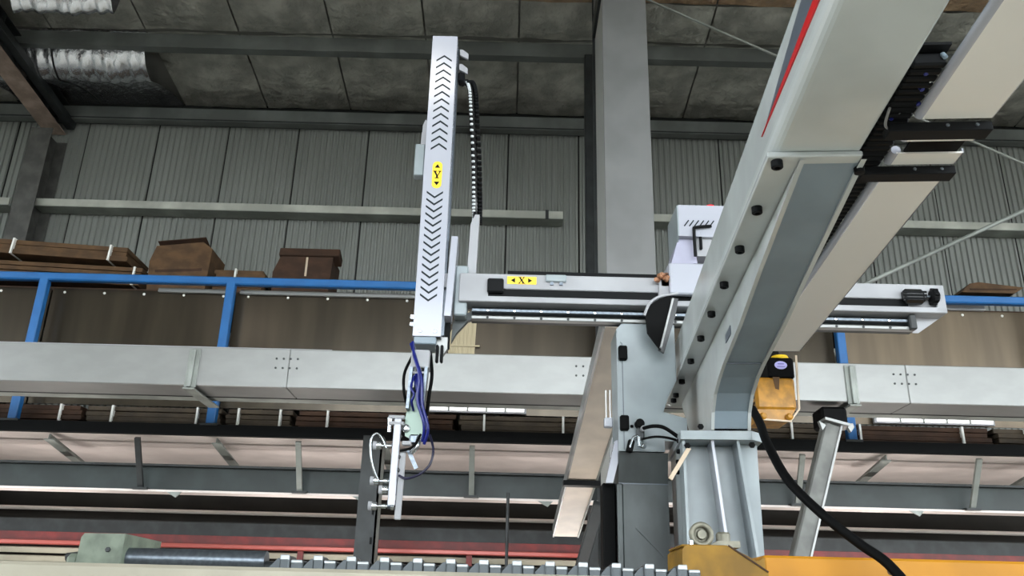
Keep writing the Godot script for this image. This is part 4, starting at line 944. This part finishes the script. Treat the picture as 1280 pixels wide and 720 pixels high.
	solo("cable_strap", Geo.new().bar(V(0.684, 2.215, -3.24), V(0.600, 2.09, -3.20), 0.016, 0.006, 0.001, V(0, 0, 1)), M.beige, "loose beige strap sticking out left of the stand's top", "strap", V(0.684, 2.215, -3.24))

func gear_motor() -> void:
	var z := -4.2
	var o := thing("gear_motor", "amber hoist gearbox with a black motor and an oval sticker, right of the knee bracket", "motor", V(1.34, 2.56, z - 0.1))
	part("gearbox", Geo.new().span(V(1.235, 2.60, z - 0.22), V(1.435, 2.765, z), 0.012), M.amber, o)
	part("lower_housing", Geo.new().prism([Vector2(1.235, 2.60), Vector2(1.43, 2.605), Vector2(1.395, 2.545), Vector2(1.24, 2.545)], V(0, 0, z - 0.2), V(1, 0, 0), V(0, 1, 0), V(0, 0, 0.19)), M.amber, o)
	part("motor_body", Geo.new().span(V(1.305, 2.76, z - 0.2), V(1.44, 2.87, z), 0.01), M.rubber, o)
	part("motor_neck", Geo.new().prism([Vector2(1.315, 2.86), Vector2(1.39, 2.86), Vector2(1.385, 2.97), Vector2(1.345, 2.97)], V(0, 0, z - 0.15), V(1, 0, 0), V(0, 1, 0), V(0, 0, 0.09)), M.rubber, o)
	part("cap", Geo.new().lathe(V(1.385, 2.868, z - 0.05), V(0, 1, 0), [Vector2(0.042, 0), Vector2(0.045, 0.008), Vector2(0.04, 0.02), Vector2(0, 0.022)], 18), M.label_yellow, o)
	var ov := []
	for k in 20: ov.append(Vector2(0.032 * cos(TAU * k / 20), 0.021 * sin(TAU * k / 20)))
	var stk := part("sticker", Geo.new().prism(ov, V(1.372, 2.828, z), V(1, 0, 0), V(0, 1, 0), V(0, 0, 0.002)), M.lavender, o, "oval lavender sticker")
	part("sticker_mark", Geo.new().span(V(1.352, 2.818, z + 0.002), V(1.392, 2.822, z + 0.0026)).span(V(1.356, 2.832, z + 0.002), V(1.388, 2.837, z + 0.0026)), mat("mark", Color(0.45, 0.42, 0.72), 0.5), stk)
	part("frame_edge", Geo.new().bar(V(1.442, 2.60, z + 0.004), V(1.452, 2.88, z + 0.004), 0.008, 0.01, 0.0, V(1, 0, 0)), M.beige, o)
	part("frame_edge", Geo.new().bar(V(1.442, 2.602, z + 0.004), V(1.395, 2.542, z + 0.004), 0.008, 0.01, 0.0, V(0, 0, 1)), M.beige, o)
	part("frame_edge", Geo.new().bar(V(1.236, 2.548, z + 0.002), V(1.40, 2.540, z + 0.002), 0.008, 0.01, 0.0, V(0, 0, 1)), M.beige, o)
	for x in [1.26, 1.39]:
		part("foot_nut", Geo.new().lathe(V(x, 2.56, z - 0.02), V(0, 0.1, 1), [Vector2(0.018, 0), Vector2(0.018, 0.03), Vector2(0.01, 0.04), Vector2(0, 0.04)], 12), M.amber, o)
	for k in 4:
		part("cooling_slot", Geo.new().span(V(1.2335, 2.63 + 0.03 * k, z - 0.15), V(1.2365, 2.645 + 0.03 * k, z - 0.03)), M.card_dark, o)
	part("oil_streak", Geo.new().prism([Vector2(1.325, 2.765), Vector2(1.36, 2.765), Vector2(1.352, 2.70), Vector2(1.334, 2.705)], V(0, 0, z), V(1, 0, 0), V(0, 1, 0), V(0, 0, 0.0015)), M.card, o)
	part("hanger_plate", Geo.new().span(V(1.34, 2.96, z - 0.14), V(1.39, 3.21, z - 0.10)), M.rubber, o)
	var hb := thing("hoist_track", "dark hoist track running from the silver beam to the amber gearbox", "track", V(1.36, 3.2, z - 0.1))
	part("web", Geo.new().span(V(1.355, 3.22, -6.5), V(1.375, 3.35, z + 0.10)), M.steel_dark, hb)
	part("flange", Geo.new().span(V(1.31, 3.21, -6.5), V(1.42, 3.222, z + 0.10)), M.steel_dark, hb)

func machine() -> void:
	var g := thing("machine_guard", "cream sheet-metal guard of the moulding machine along the bottom edge", "guard", V(-0.6, 0, -2.1))
	part("panel", Geo.new().span(V(-2.6, 0, -2.16), V(0.50, 1.697, -2.10), 0.008), M.cream, g)
	var bed := thing("machine_bed", "cream bed of the moulding machine behind the cream guard", "machine", V(0, 0, -3.0))
	part("bed", Geo.new().span(V(-2.6, 0, -4.2), V(2.4, 1.655, -2.2)), M.cream, bed)
	var b := thing("tie_bar_block", "grey-green cast block holding the left end of the dark bar", "block", V(-1.06, 1.655, -2.45))
	part("body", Geo.new().prism([Vector2(-1.138, 1.655), Vector2(-1.018, 1.655), Vector2(-1.017, 1.787), Vector2(-1.126, 1.786), Vector2(-1.133, 1.775)], V(0, 0, -2.66), V(1, 0, 0), V(0, 1, 0), V(0, 0, 0.26)), M.block, b)
	part("bolt", screw_head(V(-1.055, 1.745, -2.40), V(0, 0, 1), 0.007, 0.006), M.steel_dark, b)
	part("side_lug", Geo.new().span(V(-1.175, 1.655, -2.52), V(-1.138, 1.735, -2.42), 0.01), M.block, b)
	part("pin", Geo.new().tube([V(-1.18, 1.725, -2.44), V(-1.13, 1.732, -2.44)], 0.012, 10), M.steel_dark, b)
	var s := thing("ejector_screw", "long dark steel bar turning into a notched rack with shiny steps", "rack", V(-0.3, 1.70, -2.45))
	part("plain_bar", Geo.new().tube([V(-1.02, 1.727, -2.45), V(-0.645, 1.727, -2.45)], 0.028, 20), M.steel, s)
	part("core", Geo.new().tube([V(-0.645, 1.705, -2.45), V(0.50, 1.705, -2.45)], 0.024, 16), M.gun, s)
	for i in 13:
		var x := -0.60 + 0.0885 * i
		var th := part("thread_step", Geo.new().span(V(x, 1.66, -2.49), V(x + 0.027, 1.743, -2.41), 0.004).span(V(x + 0.027, 1.66, -2.485), V(x + 0.062, 1.732, -2.415), 0.004), M.gun, s)
		part("glint_cap", Geo.new().span(V(x + 0.0015, 1.7305, -2.4135), V(x + 0.0255, 1.7445, -2.408), 0.002).span(V(x + 0.029, 1.7235, -2.4175), V(x + 0.060, 1.7325, -2.413), 0.002), M.glint_steel, th)  # highlight along the step tops, put into a paler colour
		part("flank", Geo.new().prism([Vector2(-0.002, -0.02), Vector2(0.030, -0.02), Vector2(0.030, 0.046), Vector2(0.022, 0.046), Vector2(-0.002, 0.02)], V(x - 0.030, 1.69, -2.475), V(1, 0, 0), V(0, 1, 0), V(0, 0, 0.05)), M.gun, th)
	var y := thing("yellow_casting", "chipped yellow cast bracket at the bottom, in front of the stand", "casting", V(0.64, 1.655, -2.65))
	part("body", Geo.new().prism([Vector2(0.515, 1.655), Vector2(0.518, 1.80), Vector2(0.53, 1.812), Vector2(0.655, 1.812), Vector2(0.735, 1.772), Vector2(0.765, 1.74), Vector2(0.765, 1.655)], V(0, 0, -2.86), V(1, 0, 0), V(0, 1, 0), V(0, 0, 0.24)), M.yellow, y)
	part("web", Geo.new().prism([Vector2(0.655, 1.655), Vector2(0.655, 1.820), Vector2(0.67, 1.82), Vector2(0.79, 1.78), Vector2(0.83, 1.80), Vector2(0.83, 1.655)], V(0, 0, -2.90), V(1, 0, 0), V(0, 1, 0), V(0, 0, 0.03)), M.yellow, y)
	part("edge_line", Geo.new().bar(V(0.653, 1.814, -2.618), V(0.765, 1.742, -2.618), 0.004, 0.004, 0.0, V(0, 0, 1)), M.card_dark, y)
	part("lip", Geo.new().span(V(0.518, 1.808, -2.84), V(0.655, 1.815, -2.63), 0.002), M.yellow, y)
	var p := thing("yellow_plate", "bright yellow machine platen edge at the lower right", "platen", V(1.3, 1.655, -3.0))
	part("plate", Geo.new().span(V(0.84, 1.655, -3.18), V(2.4, 1.811, -2.92), 0.008), M.platen, p)
	for x in [1.25, 1.75]:
		part("hole", Geo.new().lathe(V(x, 1.77, -2.921), V(0, 0, 1), [Vector2(0.012, 0), Vector2(0.012, 0.002), Vector2(0, 0.002)], 12), M.card_dark, p)
	var r := thing("lifting_ring", "round grey lifting ring on the yellow casting, beside a bolt", "ring", V(0.582, 1.81, -2.62))
	var loop := []
	for k in 21: loop.append(V(0.584 + 0.029 * cos(TAU * k / 20), 1.846 + 0.029 * sin(TAU * k / 20), -2.655))
	part("ring", Geo.new().tube(loop, 0.0085, 10), M.ring, r)
	part("hub", Geo.new().lathe(V(0.584, 1.846, -2.68), V(0, 0, 1), [Vector2(0.024, 0), Vector2(0.024, 0.018), Vector2(0.015, 0.02), Vector2(0.013, 0.034), Vector2(0, 0.034)], 18), M.ring, r)
	part("clip", Geo.new().span(V(0.546, 1.812, -2.66), V(0.556, 1.83, -2.64), 0.002), M.chrome, r)
	var c := thing("clamp_bolt", "grey hex bolt on a thick washer plate, right of the lifting ring", "bolt", V(0.66, 1.81, -2.7))
	part("washer_plate", Geo.new().prism([Vector2(0.616, 1.813), Vector2(0.705, 1.813), Vector2(0.705, 1.832), Vector2(0.64, 1.832), Vector2(0.618, 1.822)], V(0, 0, -2.76), V(1, 0, 0), V(0, 1, 0), V(0, 0, 0.08)), M.ring, c)
	part("head", screw_head(V(0.664, 1.832, -2.72), V(0, 1, 0), 0.022, 0.028), M.ring, c)
	solo("power_cable", Geo.new().tube(smooth([V(0.945, 2.38, -3.28), V(0.942, 2.30, -3.18), V(0.932, 2.209, -3.08), V(0.953, 2.059, -2.95), V(1.027, 1.932, -2.85), V(1.113, 1.843, -2.80), V(1.172, 1.782, -2.75), V(1.22, 1.68, -2.68)], 6), 0.016, 12), M.rubber, "thick black power cable drooping from the stand to the lower right", "cable", V(0.92, 2.3, -3.2))

func _ready() -> void:
	materials()
	camera_and_light()
	mat("lilac_dark", Color(0.30, 0.28, 0.32), 0.3, 0.5)
	mat("arm_white", Color(0.66, 0.67, 0.71), 0.14)
	mat("slot", Color(0.16, 0.18, 0.19), 0.7)
	mat("link_light", Color(0.82, 0.84, 0.85), 0.3)
	mat("hose_navy", Color(0.09, 0.09, 0.20), 0.35)
	mat("slate_dark", Color(0.33, 0.36, 0.40), 0.4)
	mat("tray", Color(0.90, 0.89, 0.87), 0.3)
	mat("gun", Color(0.25, 0.27, 0.28), 0.35, 0.6)
	mat("platen", Color(0.74, 0.50, 0.01), 0.6, 0.0, tex.soft)
	for k in ["black", "rubber", "slot", "white"]:
		M[k].metallic_specular = 0.2
	hall()
	mezzanine()
	runway()
	upright_arm()
	cross_arm()
	gripper()
	carriage()
	main_beam()
	control_box()
	gear_motor()
	machine()
